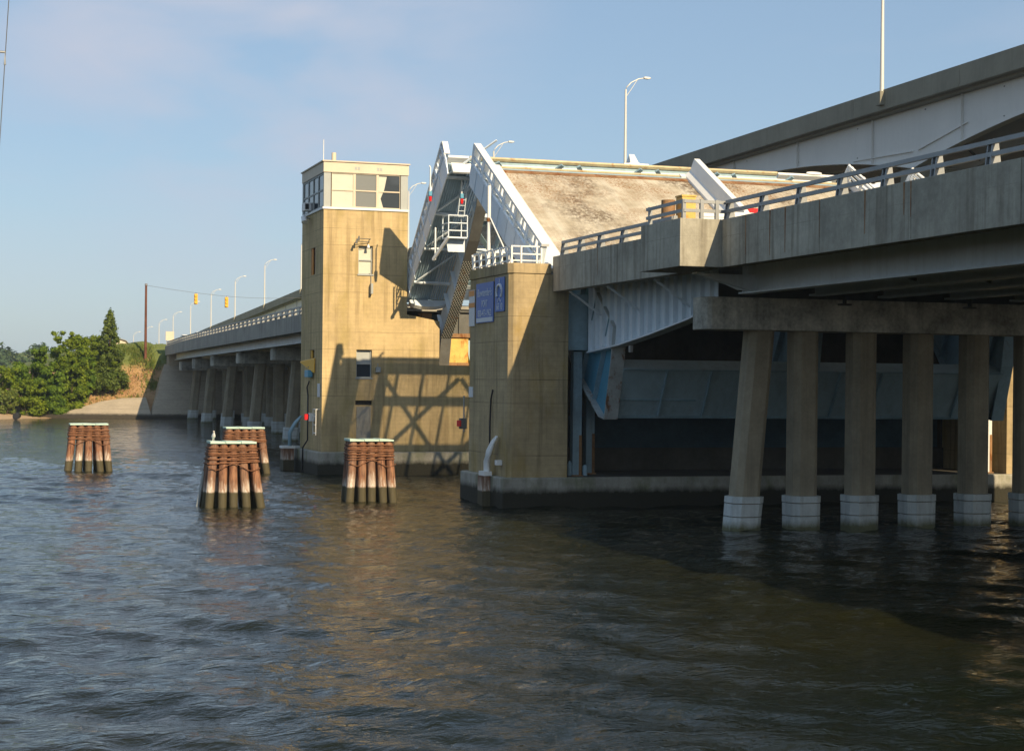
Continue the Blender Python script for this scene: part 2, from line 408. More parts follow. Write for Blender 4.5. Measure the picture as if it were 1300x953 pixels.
# ------------------------------------------------------------------ mesh tools
class MB:
    def __init__(s):
        s.v = []; s.f = []; s.sm = []
    def add(s, vs_, fs, smooth=False):
        o = len(s.v)
        s.v += [tuple(map(float, p)) for p in vs_]
        for f in fs:
            s.f.append(tuple(i + o for i in f)); s.sm.append(smooth)
        return s
    def box(s, x0, x1, y0, y1, z0, z1):
        if x0 > x1: x0, x1 = x1, x0
        if y0 > y1: y0, y1 = y1, y0
        if z0 > z1: z0, z1 = z1, z0
        v = [(x0, y0, z0), (x1, y0, z0), (x1, y1, z0), (x0, y1, z0), (x0, y0, z1), (x1, y0, z1), (x1, y1, z1), (x0, y1, z1)]
        return s.add(v, [(0, 3, 2, 1), (4, 5, 6, 7), (0, 1, 5, 4), (1, 2, 6, 5), (2, 3, 7, 6), (3, 0, 4, 7)])
    def hexa(s, v):
        return s.add(v, [(0, 3, 2, 1), (4, 5, 6, 7), (0, 1, 5, 4), (1, 2, 6, 5), (2, 3, 7, 6), (3, 0, 4, 7)])
    def prism(s, poly, axis, a, b):
        """poly in the two remaining axes (in xyz order), extruded along axis from a to b"""
        def pt(p, c):
            if axis == 'x': return (c, p[0], p[1])
            if axis == 'y': return (p[0], c, p[1])
            return (p[0], p[1], c)
        n = len(poly)
        v = [pt(p, a) for p in poly] + [pt(p, b) for p in poly]
        fs = [tuple(range(n))[::-1], tuple(range(n, 2 * n))] + [(i, (i + 1) % n, n + (i + 1) % n, n + i) for i in range(n)]
        return s.add(v, fs)
    def tube(s, pts, r, n=8, cap=True, smooth=True):
        pts = [Vector(p) for p in pts]
        rs = r if isinstance(r, (list, tuple)) else [r] * len(pts)
        o = []
        up = Vector((0, 0, 1))
        for i, p in enumerate(pts):
            d = (pts[min(i + 1, len(pts) - 1)] - pts[max(i - 1, 0)]).normalized()
            u = up if abs(d.dot(up)) < 0.95 else Vector((1, 0, 0))
            a = d.cross(u).normalized(); b2 = d.cross(a).normalized()
            for k in range(n):
                t = 2 * math.pi * (k + .5) / n
                o.append(p + (a * math.cos(t) + b2 * math.sin(t)) * rs[i])
        fs = []
        for i in range(len(pts) - 1):
            for k in range(n):
                k2 = (k + 1) % n
                fs.append((i * n + k, i * n + k2, (i + 1) * n + k2, (i + 1) * n + k))
        s.add(o, fs, smooth)
        if cap:
            m_ = len(pts) - 1
            s.add(o[:n], [tuple(range(n))]); s.add(o[m_ * n:], [tuple(range(n))[::-1]])
        return s
    def bar(s, p0, p1, w, h):
        """rectangular bar from p0 to p1, w horizontal, h vertical-ish"""
        p0, p1 = Vector(p0), Vector(p1)
        d = (p1 - p0).normalized()
        u = Vector((0, 0, 1)) if abs(d.z) < 0.95 else Vector((0, 1, 0))
        a = d.cross(u).normalized() * (w / 2); b2 = a.cross(d).normalized() * (h / 2)
        v = [p0 - a - b2, p0 + a - b2, p1 + a - b2, p1 - a - b2, p0 - a + b2, p0 + a + b2, p1 + a + b2, p1 - a + b2]
        return s.hexa(v)
    def build(s, name, mat, parent=None, bevel=0, at=None):
        me = bpy.data.meshes.new(name)
        off = Vector((0, 0, 0))
        if parent is not None and not parent.get('_local'):
            q = parent
            while q is not None:
                off += q.location; q = q.parent
        elif at is not None:
            off = Vector(at)
        me.from_pydata([tuple(Vector(p) - off) for p in s.v], [], s.f)
        me.polygons.foreach_set('use_smooth', s.sm)
        me.materials.append(M[mat] if isinstance(mat, str) else mat)
        me.update()
        o = bpy.data.objects.new(name, me)
        col.objects.link(o)
        if parent is not None:
            o.parent = parent
            if parent.get('_local'): o['_local'] = 1
        elif at is not None:
            o.location = at
        if bevel:
            bv = o.modifiers.new('bevel', 'BEVEL'); bv.width = bevel; bv.segments = 2; bv.limit_method = 'ANGLE'
        return o

def tag(o, label=None, cat=None, group=None, kind=None):
    if label: o['label'] = label
    if cat: o['category'] = cat
    if group: o['group'] = group
    if kind: o['kind'] = kind
    return o

def thing(name, label, cat, loc, group=None, local=False, rot=None):
    o = bpy.data.objects.new(name, None)
    o.empty_display_size = 0.3
    col.objects.link(o)
    o.location = loc
    if rot: o.rotation_euler = rot
    if local: o['_local'] = 1
    return tag(o, label, cat, group)

def copy_tree(o, parent=None):
    c = o.copy(); col.objects.link(c)
    if parent is not None: c.parent = parent
    for ch in list(o.children): copy_tree(ch, c)
    return c

def text(body, size, mat, parent, mtx, name='lettering', ext=0.004, sx=1.0):
    cu = bpy.data.curves.new(name, 'FONT')
    cu.body = body; cu.size = size; cu.extrude = ext
    cu.align_x = 'CENTER'; cu.align_y = 'CENTER'
    tmp = bpy.data.objects.new('tmp', cu); col.objects.link(tmp)
    bpy.context.view_layer.update()
    me = bpy.data.meshes.new_from_object(tmp.evaluated_get(bpy.context.evaluated_depsgraph_get()))
    bpy.data.objects.remove(tmp)
    me.transform(Matrix.Diagonal((sx, 1, 1, 1))); me.transform(mtx)
    me.name = name
    me.materials.clear(); me.materials.append(M[mat])
    o = bpy.data.objects.new(name, me); col.objects.link(o); o.parent = parent
    return o

def holed(s, x0, x1, z0, z1, y, dep, holes, flip=False, axis='y'):
    """wall face in the plane y (or x when axis='x') with recessed openings"""
    xs = sorted({x0, x1, *[h[0] for h in holes], *[h[1] for h in holes]})
    zs = sorted({z0, z1, *[h[2] for h in holes], *[h[3] for h in holes]})
    P_ = (lambda a, d, c: (a, y + d, c)) if axis == 'y' else (lambda a, d, c: (y + d, a, c))
    for i in range(len(xs) - 1):
        for j in range(len(zs) - 1):
            a, b_, c, d = xs[i], xs[i + 1], zs[j], zs[j + 1]
            if any(h[0] <= a and b_ <= h[1] and h[2] <= c and d <= h[3] for h in holes): continue
            s.add([P_(a, 0, c), P_(b_, 0, c), P_(b_, 0, d), P_(a, 0, d)], [(0, 1, 2, 3)])
    for a, b_, c, d in holes:
        for q in (((a, c), (b_, c)), ((b_, c), (b_, d)), ((b_, d), (a, d)), ((a, d), (a, c))):
            (p, r), (t, u) = q
            s.add([P_(p, 0, r), P_(t, 0, u), P_(t, dep, u), P_(p, dep, r)], [(0, 1, 2, 3)])

rng = random.Random(7)

# ------------------------------------------------------------------ water
def make_water():
    def axis(lo, d0, d1, hi, fine, grow=1.16):
        a = list(np.arange(d0, d1, fine))
        st = fine; x = d1; up = []
        while x < hi:
            up.append(x); st *= grow; x += st
        up.append(hi)
        st = fine; x = d0 - fine; dn = []
        while x > lo:
            dn.append(x); st *= grow; x -= st
        dn.append(lo)
        return np.array(dn[::-1] + a + up)
    xs = axis(-800, -2, 42, 850, 0.17)
    ys = axis(-120, 14, 84, 1450, 0.15, 1.022)
    X, Y = np.meshgrid(xs, ys)
    r = np.random.RandomState(3)
    Z = np.zeros_like(X)
    for i in range(46):
        wl = 0.7 * (1.075 ** i)            # 0.7 .. 18 m
        k = 2 * np.pi / wl
        ang = R(68) + r.normal() * (0.75 if wl < 4 else 0.45)
        amp = 0.0068 * wl ** 0.5 if wl < 6 else 0.011
        ph = r.rand() * 6.28
        a = k * (X * np.cos(ang) + Y * np.sin(ang)) + ph
        Z += amp * (np.sin(a) + 0.25 * np.sin(2 * a + 0.6))
    d = np.maximum(np.maximum(np.abs(X - 20) - 24, 0) / 12, np.maximum(np.abs(Y - 47) - 24, 0) / 45)
    Z *= np.exp(-d)
    # patches of calmer and rougher water
    Z *= 0.8 + 0.35 * np.sin(X * 0.13 + 1) * np.sin(Y * 0.09 + X * 0.05)
    nx, ny = len(xs), len(ys)
    me = bpy.data.meshes.new('water')
    co = np.stack([X, Y, Z], -1).reshape(-1, 3)
    idx = np.arange(nx * ny).reshape(ny, nx)
    f = np.stack([idx[:-1, :-1], idx[:-1, 1:], idx[1:, 1:], idx[1:, :-1]], -1).reshape(-1, 4)
    me.vertices.add(len(co)); me.vertices.foreach_set('co', co.ravel())
    me.loops.add(f.size); me.loops.foreach_set('vertex_index', f.ravel())
    me.polygons.add(len(f)); me.polygons.foreach_set('loop_start', np.arange(0, f.size, 4)); me.polygons.foreach_set('loop_total', np.full(len(f), 4))
    me.polygons.foreach_set('use_smooth', np.ones(len(f), bool))
    me.update(); me.validate()
    me.materials.append(M['water'])
    o = bpy.data.objects.new('water', me); col.objects.link(o)
    tag(o, kind='structure')
make_water()

# ------------------------------------------------------------------ ground: bank, slope paving, hills
def smooth(a, b, v):
    t = np.clip((v - a) / (b - a), 0, 1); return t * t * (3 - 2 * t)

def ground_z(x, y):
    """embankment that carries the road, falling to a beach on the left"""
    shore = 204 + 2.0 * np.sin(x * 0.21) - 8 * smooth(12, 3, x)
    crest = 0.9 + 7.3 * smooth(3.0, 16.5, x) + 0.4 * smooth(17, 22, x)
    rise = smooth(0, 1, (y - shore - 2.5) / 15.0)
    beach = np.clip((y - shore) * 0.12, -2.0, 0.6)
    return beach + (crest - 0.5) * rise

def make_bank():
    xs = np.concatenate([np.arange(-780, -20, 20), np.arange(-20, 60, 0.5), np.arange(60, 840, 20)])
    ys = np.concatenate([np.arange(190, 235, 0.5), np.arange(235, 320, 5), np.arange(320, 1400, 60)])
    X, Y = np.meshgrid(xs, ys)
    Z = ground_z(X, Y)
    r = np.random.RandomState(5)
    for i in range(14):
        w = 1.2 + i * 0.7; a = r.rand() * 6.28
        Z += 0.035 * w ** 0.6 * np.sin((X * np.cos(a) + Y * np.sin(a)) * 6.28 / w + r.rand() * 6) * smooth(0.4, 1.5, Z)
    s = MB()
    nx, ny = len(xs), len(ys)
    s.v = [tuple(p) for p in np.stack([X, Y, Z], -1).reshape(-1, 3)]
    idx = np.arange(nx * ny).reshape(ny, nx)
    s.f = [tuple(int(q) for q in t) for t in np.stack([idx[:-1, :-1], idx[:-1, 1:], idx[1:, 1:], idx[1:, :-1]], -1).reshape(-1, 4)]
    s.sm = [True] * len(s.f)
    tag(s.build('terrain', 'bank'), kind='structure')
make_bank()

# slope paving: a pale concrete apron, full height under the bridge
s = MB()
prof = []
edge = [(9.3, 205.5, 0.15), (11.5, 204.5, 0.55), (13.5, 203.6, 1.15), (16, 202.6, 1.9), (18.5, 202.0, 2.3), (21.3, 201.6, 2.4)]
for i in range(len(edge) - 1):
    (x0, y0, h0), (x1, y1, h1) = edge[i], edge[i + 1]
    s.hexa([(x0, y0, -1), (x1, y1, -1), (x1, y1 + 8, -1), (x0, y0 + 8, -1), (x0, y0, 0.35), (x1, y1, 0.35), (x1, y1 + 3.2 * h1 / 1.2, h1), (x0, y0 + 3.2 * h0 / 1.2, h0)])
tag(s.build('slope_paving', 'revet'), kind='structure')
s = MB()
s.hexa([(21.3, 201.6, -1), (48, 201.6, -1), (48, 213, -1), (21.3, 213, -1), (21.3, 201.6, 0.35), (48, 201.6, 0.35), (48, 212.5, 6.4), (23.9, 212.5, 6.4)])
s.box(24.4, 48, 212.2, 214.5, 0, 7.6)
tag(s.build('abutment', 'revet', at=(21.3, 201.6, 0)), 'grey concrete abutment and slope paving under the far end of the approach spans', 'abutment')

def leafmesh(name, subs, n, size, mat, parent=None, at=None, seed=1, squash=1.0, long=1.0, stray=0.16):
    """many leaf quads spread through a set of ellipsoids: subs = [(cx,cy,cz,rx,ry,rz)]"""
    r = np.random.RandomState(seed)
    w = np.array([a[3] * a[4] + a[3] * a[5] + a[4] * a[5] for a in subs]); w = w / w.sum()
    pick = r.choice(len(subs), n, p=w)
    S = np.array(subs)[pick]
    d = r.normal(size=(n, 3)); d /= np.linalg.norm(d, axis=1)[:, None]
    rad = 1.12 * r.rand(n) ** 0.42
    rad = np.clip(rad + r.normal(size=n) * 0.05, 0.1, 1.15)
    rad = np.where(r.rand(n) < stray, rad + r.rand(n) * 0.9, rad)
    c = S[:, :3] + d * S[:, 3:] * rad[:, None]
    nr = d + r.normal(size=(n, 3)) * 0.55 + np.array([0, 0, 0.35]); nr /= np.linalg.norm(nr, axis=1)[:, None]
    t = np.cross(nr, r.normal(size=(n, 3))); t /= np.linalg.norm(t, axis=1)[:, None]
    b = np.cross(nr, t)
    sz = size * (0.6 + 0.8 * r.rand(n))[:, None]
    q = np.stack([c - t * sz * long, c - b * sz * 0.5 + nr * sz * 0.12, c + t * sz * long, c + b * sz * 0.5 + nr * sz * 0.12], 1).reshape(-1, 3)
    off = np.array(at if at is not None else (0, 0, 0), float)
    if parent is not None: off = off + np.array(parent.location)
    q = q - off
    me = bpy.data.meshes.new(name)
    me.vertices.add(4 * n); me.vertices.foreach_set('co', q.ravel())
    me.loops.add(4 * n); me.loops.foreach_set('vertex_index', np.arange(4 * n))
    me.polygons.add(n); me.polygons.foreach_set('loop_start', np.arange(0, 4 * n, 4)); me.polygons.foreach_set('loop_total', np.full(n, 4))
    me.update(); me.materials.append(M[mat])
    o = bpy.data.objects.new(name, me); col.objects.link(o)
    if parent is not None: o.parent = parent
    elif at is not None: o.location = at
    return o

# wooded hill far behind
s = MB()
HX = [(-500, 17), (-200, 18), (-60, 17), (0, 18), (15, 17.5), (32, 18.5), (60, 15), (90, 11), (140, 9), (260, 7), (520, 6)]
for i in range(len(HX) - 1):
    (x0, h0), (x1, h1) = HX[i], HX[i + 1]
    s.add([(x0, 640, 0.3), (x1, 640, 0.3), (x1, 700, h1 * .8), (x0, 700, h0 * .8), (x1, 900, h1 * .85), (x0, 900, h0 * .85)], [(0, 1, 2, 3), (3, 2, 4, 5)], True)
tag(s.build('hills', 'bank'), kind='structure')
r_ = random.Random(4)
subs = []
for i in range(520):
    x = r_.uniform(-160, 190); t = r_.random()
    h = np.interp(x, [a for a, b in HX], [b for a, b in HX])
    rr = r_.uniform(2.0, 4.2)
    subs.append((x, 640 + 70 * t, h * (0.1 + 0.78 * t) + r_.uniform(-1, 0.6), rr, rr, rr * 0.9))
tag(leafmesh('wooded_hillside', subs, 42000, 1.1, 'farleaf', at=(0, 640, 0), seed=9, stray=0.0), 'distant wooded hillside beyond the shore shrubs, greyed by haze', 'woodland', kind='stuff')

# ------------------------------------------------------------------ shore shrubs and cedar
def px2w(px, py, y=205.0):
    return 4.7 + 0.0915 * px * y / 205.0, 4.5 + 0.089 * (481 - py) * y / 205.0

def shrub(name, label, cat, x, y, top, rx, mat, seed, n=5200, group='shore shrubs', lean=0.0, size=0.15):
    r = random.Random(seed)
    g = float(ground_z(np.array(x), np.array(y)))
    g = max(g, 0.2)
    t = thing(name, label, cat, (x, y, g), group)
    h = top - g
    subs = []
    for i in range(75):
        a = r.uniform(0, 6.28); v = r.random() ** 0.8
        ww = rx * (0.55 + 0.45 * math.sin(min(v * 1.25 + 0.35, 2.4)))
        q = r.uniform(0.35, 1.0)
        sr = r.uniform(0.14, 0.36) * rx * (1.05 - 0.45 * v)
        cz = g + 0.12 * h + v * h * 0.88 - sr * 0.55
        subs.append((x + math.cos(a) * ww * q + lean * v, y + math.sin(a) * ww * q * 0.8, cz, sr, sr, sr * r.uniform(0.6, 0.85)))
    leafmesh('crown', subs, n, size, mat, parent=t, seed=seed)
    s = MB()
    for k in range(4):
        a = r.uniform(0, 6.28); c = subs[k * 3]
        s.tube([(x, y, g - 0.2), ((x + c[0]) / 2 + 0.2 * math.cos(a), (y + c[1]) / 2, (g + c[2]) / 2), (c[0], c[1], c[2])], [0.10, 0.06, 0.02], 6)
    s.build('trunk', 'bark', t)
    return t

SH = [  # px, top py, y, half width, material
    (84, 420, 209, 2.2, 'leaf', 'tallest broadleaf shrub tree, its crown tip just left of the cedar'),
    (111, 424, 212, 1.9, 'leaf', 'broadleaf tree growing against the lower left side of the cedar'),
    (133, 438, 211.0, 1.2, 'leaf', 'yellow green bush at the foot of the cedar, above the bare bank'),
    (60, 440, 209, 2.2, 'leafdark', 'dense dark green bush left of the tallest shrub tree'),
    (30, 460, 208, 2.3, 'leafdark', 'broad low bush below the distant wooded hill'),
    (-4, 466, 207, 2.4, 'leaf', 'bush cut by the left edge of the picture'),
    (88, 452, 207.5, 1.8, 'leaf', 'leafy bush low on the bank in front of the tallest shrub tree'),
    (60, 470, 206.0, 2.0, 'leafdark', 'dark bush above the left tip of the slope paving'),
    (98, 452, 209.5, 1.6, 'leafdark', 'rounded dark bush on the bank below the cedar'),
    (34, 482, 204.6, 1.9, 'leaf', 'light green bush by the beach behind the log'),
    (6, 494, 203.0, 1.3, 'weed', 'pale reed like bush at the waterline by the left edge'),
]
for i, (px, py, y, rx, mt, lab) in enumerate(SH):
    x, z = px2w(px, py, y)
    shrub('shrub' if i > 1 else 'broadleaf_tree', lab, 'bush' if i > 1 else 'tree', x, y, z, rx, mt, 20 + i, n=19000 if i < 9 else 8000)

# cedar: a narrow ragged cone
cx, cz = px2w(134, 388, 211)
gz = float(ground_z(np.array(cx), np.array(211.0)))
t = thing('cedar_tree', 'pointed dark cedar rising above the shore shrubs', 'tree', (cx, 211, gz))
subs = []
r = random.Random(3)
for i in range(150):
    v = i / 150.0
    z_ = gz + 0.6 + v * (cz - gz - 1.1)
    w = 2.1 * (1 - v) ** 0.6 + 0.05
    a = r.uniform(0, 6.28); q = r.uniform(0.3, 1.0)
    sr = 0.22 + 0.45 * (1 - v) * r.uniform(0.4, 1)
    subs.append((cx + math.cos(a) * w * q, 211 + math.sin(a) * w * q, z_, sr * 0.8, sr * 0.8, sr * 1.1))
subs.append((cx, 211, cz - 0.5, 0.12, 0.12, 0.55))
leafmesh('crown', subs, 20000, 0.13, 'needle', parent=t, seed=6)
MB().tube([(cx, 211, gz - 0.3), (cx, 211, gz + 3), (cx, 211, cz - 0.4)], [0.2, 0.13, 0.02], 7).build('trunk', 'bark', t)

# bank weeds and dry grass: ground cover
def bladesmesh(name, pts, h, mat, at, seed, lab, cat):
    r = np.random.RandomState(seed)
    n = len(pts); p = np.array(pts)
    a = r.rand(n) * 6.28; w = 0.05 + 0.06 * r.rand(n)
    hh = h * (0.4 + r.rand(n))
    dx = np.cos(a) * w; dy = np.sin(a) * w
    lean = r.normal(size=(n, 2)) * 0.35 * hh[:, None]
    b0 = p + np.stack([dx, dy, np.zeros(n) - 0.05], 1); b1 = p - np.stack([dx, dy, np.zeros(n) + 0.05], 1)
    tp = p + np.stack([lean[:, 0], lean[:, 1], hh], 1)
    q = np.stack([b0, b1, tp], 1).reshape(-1, 3) - np.array(at)
    me = bpy.data.meshes.new(name)
    me.vertices.add(3 * n); me.vertices.foreach_set('co', q.ravel())
    me.loops.add(3 * n); me.loops.foreach_set('vertex_index', np.arange(3 * n))
    me.polygons.add(n); me.polygons.foreach_set('loop_start', np.arange(0, 3 * n, 3)); me.polygons.foreach_set('loop_total', np.full(n, 3))
    me.update(); me.materials.append(M[mat])
    o = bpy.data.objects.new(name, me); col.objects.link(o); o.location = at
    return tag(o, lab, cat, kind='stuff')
r = np.random.RandomState(8)
cent = [(r.uniform(14.5, 22.4), r.uniform(209, 221)) for _ in range(60)]
pts_w, pts_d = [], []
for (a, b) in cent:
    top = b > 215
    for _ in range(80 if top else 18):
        x = a + r.normal() * 0.5; y = b + r.normal() * 0.6
        (pts_w if (top or r.rand() < 0.4) else pts_d).append((x, y, float(ground_z(np.array(x), np.array(y)))))
for _ in range(3000):
    x = r.uniform(13, 22.6); y = r.uniform(207, 223)
    (pts_d if (y < 215.5 or r.rand() < 0.4) else pts_w).append((x, y, float(ground_z(np.array(x), np.array(y)))))
for a, b in ((18.6, 208.3), (21.0, 208.6), (21.9, 209.6), (22.3, 211), (22.6, 214)):
    for _ in range(170):
        x = a + r.normal() * 0.45; y = b + r.normal() * 0.5
        pts_w.append((x, y, float(ground_z(np.array(x), np.array(y)))))
bladesmesh('weeds', pts_w, 0.42, 'weed', (18, 210, 0), 2, 'green weeds and tall grass along the top of the bank', 'weeds')
bladesmesh('dry_grass', pts_d, 0.14, 'drygrass', (18, 209, 0), 4, 'dry brown grass on the bare bank above the slope paving', 'grass')

# stranded pipe on the beach
s = MB()
s.tube([(6.2, 197.0, 0.35), (6.5, 199.5, 0.42)], 0.36, 14)
s.tube([(6.19, 196.95, 0.35), (6.23, 197.1, 0.35)], 0.29, 14)
tag(s.build('beach_log', 'black', at=(6.3, 198, 0.3)), 'dark round stub of log lying on the beach at the left', 'log')

# ------------------------------------------------------------------ railing helper (post + two rails along y)
def rail_run(parent, x, ys, zb, z_top, post_mat='galv', rail=True, zf=None, rails=(0.45, 0.95), postw=0.15, xf=None):
    """posts at the given y values on a concrete top; rails run between the first and last"""
    h = z_top - zb
    dz = (lambda y: 0.0) if zf is None else zf
    xx = (lambda y: x) if xf is None else xf
    for y in ys:
        s = MB(); q = dz(y); X_ = xx(y)
        for k in (-1, 1):
            yy = y + k * postw * 0.55
            s.hexa([(X_ - .14, yy - .02, zb + q), (X_ + .14, yy - .02, zb + q), (X_ + .14, yy + .02, zb + q), (X_ - .14, yy + .02, zb + q),
                    (X_ - .06, yy - .02, z_top + .04 + q), (X_ + .06, yy - .02, z_top + .04 + q), (X_ + .06, yy + .02, z_top + .04 + q), (X_ - .06, yy + .02, z_top + .04 + q)])
        s.box(X_ - .02, X_ + .05, y - postw * .5, y + postw * .5, zb + q, z_top + q)
        s.box(X_ - .13, X_ + .13, y - postw, y + postw, zb + q - .01, zb + q + .025)
        s.build('rail_post', post_mat, parent)
    for fr in rails:
        s = MB()
        a = min(ys); b = max(ys)
        seg = 1 if zf is None else 12
        for i in range(seg):
            y0 = a + (b - a) * i / seg; y1 = a + (b - a) * (i + 1) / seg
            s.bar((xx(y0) - .06, y0 - .05, zb + h * fr + dz(y0)), (xx(y1) - .06, y1 + .05, zb + h * fr + dz(y1)), 0.09, 0.10)
        s.build('rail', post_mat, parent)

# ------------------------------------------------------------------ near approach span
XF = 20.70            # outer face of the parapet
Z_BOT, Z_TOP, Z_RAIL = 7.86, 9.22, 9.75
YA, YB = -8.0, 59.85  # ends of the near approach
DECKR = 41.0
near = thing('approach_span', 'near approach span with metal rail, concrete parapet and pale blue girders at the right', 'bridge span', (30, 45, 7.9))
s = MB()
s.box(XF + .45, DECKR - .45, YA, 59.7, 8.28, 8.58)
s.build('deck_slab', 'concrete', near)
s = MB(); s.box(XF + .46, DECKR - .46, YA, 59.7, 8.584, 8.62); s.build('road_surface', 'asphalt', near)
# parapet in pours divided by open joints
cuts = [YA, -3.5, 1, 5.2, 9.4, 13.6, 17.8, 22.0, 26.2, 30.6, 34.9, 39.3, 43.6, 45.16]
for a, b in zip(cuts[:-1], cuts[1:]):
    s = MB(); s.box(XF, XF + .42, a + .012, b - .012, Z_BOT, Z_TOP); s.build('parapet', 'parapet', near, bevel=0.012)
s = MB(); s.box(XF, XF + .42, 48.13, 53.6, Z_BOT, Z_TOP - .08); s.build('parapet', 'parapet', near, bevel=0.012)
s = MB(); s.box(XF, XF + .42, 53.62, YB, Z_BOT, Z_TOP - .08); s.build('parapet', 'parapet', near, bevel=0.012)
s = MB(); s.prism([(19.42, 45.18), (20.9, 45.18), (20.9, 48.9), (20.68, 48.9), (20.68, 48.14), (19.42, 48.14)], 'z', Z_BOT, Z_TOP)
s.build('refuge_bay', 'parapet', near, bevel=0.015)
s = MB(); s.box(DECKR - .42, DECKR, YA, 59.7, Z_BOT, Z_TOP); s.build('east_parapet', 'parapet', near)
# rust streaks: stains with their own shape, thin scabs running down from the joints
s = MB()
rr = random.Random(5)
for y in (43.6, 42.1, 41.2, 39.3, 37.0, 35.2, 34.9, 55.2):
    w = rr.uniform(.02, .045); L = rr.uniform(.7, 1.25)
    s = MB(); s.add([(XF - .003, y - w, Z_TOP - .01), (XF - .003, y + w, Z_TOP - .01), (XF - .003, y + w * .5, Z_TOP - L), (XF - .003, y - w * .3, Z_TOP - L)], [(0, 1, 2, 3)]); s.build('rust_streak', 'rusty', near)
rl = thing('x', '', '', (0, 0, 0)); bpy.data.objects.remove(rl)
ysn = [44.0 - 2.2 * i + 1.2 for i in range(0, 23)]
rail_run(near, XF + .25, ysn, Z_TOP, Z_RAIL)
rail_run(near, XF + .25, [59.3, 57.5, 55.55, 53.4, 51.25, 49.2], Z_TOP - .08, Z_RAIL - .1)
# rail round the refuge bay
s = MB()
for (x, y) in ((19.62, 47.9), (19.62, 45.4), (20.15, 45.36), (20.62, 45.36)):
    s.box(x - .05, x + .05, y - .05, y + .05, Z_TOP, Z_RAIL + .03)
for z in (Z_TOP + .24, Z_RAIL - .03):
    s.bar((19.60, 48.1, z), (19.60, 45.36, z), .07, .09)
    s.bar((19.60, 45.36, z), (20.9, 45.36, z), .07, .09)
s.build('bay_rail', 'galv', near)
# girders of the span towards the camera
GX = [23.0, 25.4, 27.8, 30.2, 32.6, 35.0, 37.4, 39.4]
for i, gx in enumerate(GX):
    s = MB()
    s.box(gx - .012, gx + .012, YA, 48.45, 7.36, 8.27)
    s.box(gx - .22, gx + .22, YA, 48.45, 7.30, 7.36)
    s.box(gx - .2, gx + .2, YA, 48.45, 8.22, 8.275)
    if i == 0:
        s.box(gx - .2, gx - .012, 48.2, 48.23, 7.36, 8.22)
    s.build('girder', 'paint', near)
# tapered bracket carrying the overhang at the girder end
s = MB(); s.prism([(XF + .5, 7.85), (23.0, 7.85), (23.0, 7.35), (22.4, 7.38)], 'y', 47.7, 47.74)
s.prism([(XF + .3, 7.83), (23.0, 7.30), (23.0, 7.36), (XF + .3, 7.89)], 'y', 47.55, 47.9)
s.build('bracket', 'paint', near)
s = MB(); s.box(XF + .3, 23.0, YA, 59.8, 8.20, 8.27); s.build('overhang_slab', 'concrete', near)
# cross bracing between girders, in the dark
s = MB()
for y in np.arange(4, 48, 5.5):
    for a, b in zip(GX[:-1], GX[1:]):
        s.bar((a, y, 7.5), (b, y, 8.1), .08, .08); s.bar((a, y, 8.1), (b, y, 7.5), .08, .08)
s.build('cross_bracing', 'flange', near)

# haunched flank girder between the bent and the near pier
def haunch(parent, x, xs_dir=-1):
    s = MB()
    top = 8.2
    prof = [(49.0, 6.93), (51, 6.62), (54, 6.24), (57, 5.92), (60.1, 5.70)]
    n = len(prof)
    s.add([(x, p[0], top) for p in prof] + [(x, p[0], p[1]) for p in prof], [(i, i + 1, n + i + 1, n + i) for i in range(n - 1)])
    s.add([(x + .02, p[0], top) for p in prof] + [(x + .02, p[0], p[1]) for p in prof], [(i, i + 1, n + i + 1, n + i) for i in range(n - 1)])
    o = s.build('haunched_girder', 'paint', parent)
    s = MB()
    for a, b in zip(prof[:-1], prof[1:]):
        s.hexa([(x - .22, a[0], a[1] - .06), (x + .22, a[0], a[1] - .06), (x + .22, b[0], b[1] - .06), (x - .22, b[0], b[1] - .06), (x - .22, a[0], a[1]), (x + .22, a[0], a[1]), (x + .22, b[0], b[1]), (x - .22, b[0], b[1])])
    y = 49.3; k = 0
    while y < 60.0:
        zb = np.interp(y, [p[0] for p in prof], [p[1] for p in prof])
        s.box(x - .15, x - .002, y - .01, y + .01, zb, top)
        y += 0.72; k += 1
    s.box(x - .15, x + .02, 60.08, 60.12, 5.7, top)
    s.build('flange', 'paint', o)
    return o
haunch(near, 22.35)
for gx in (26.5, 31, 35.5, 39.2):
    s = MB(); s.box(gx - .02, gx + .02, 48.5, 59.9, 7.1, 8.25); s.box(gx - .2, gx + .2, 48.5, 59.9, 7.04, 7.1); s.build('girder', 'flange', near)
for y in (51.0, 55.2, 59.0):
    s = MB(); s.bar((XF + .35, y, 7.85), (22.3, y, 7.0), .07, .07); s.build('strut', 'paint', near)
s = MB(); s.box(22.2, 22.3, 55.9, 56.06, 5.62, 5.85); s.build('lamp_bulb', 'galv', near)

# ------------------------------------------------------------------ pier bents
def column_mesh(xb, xt, y, zb, zt, w=0.45, mat_parent=None):
    pass

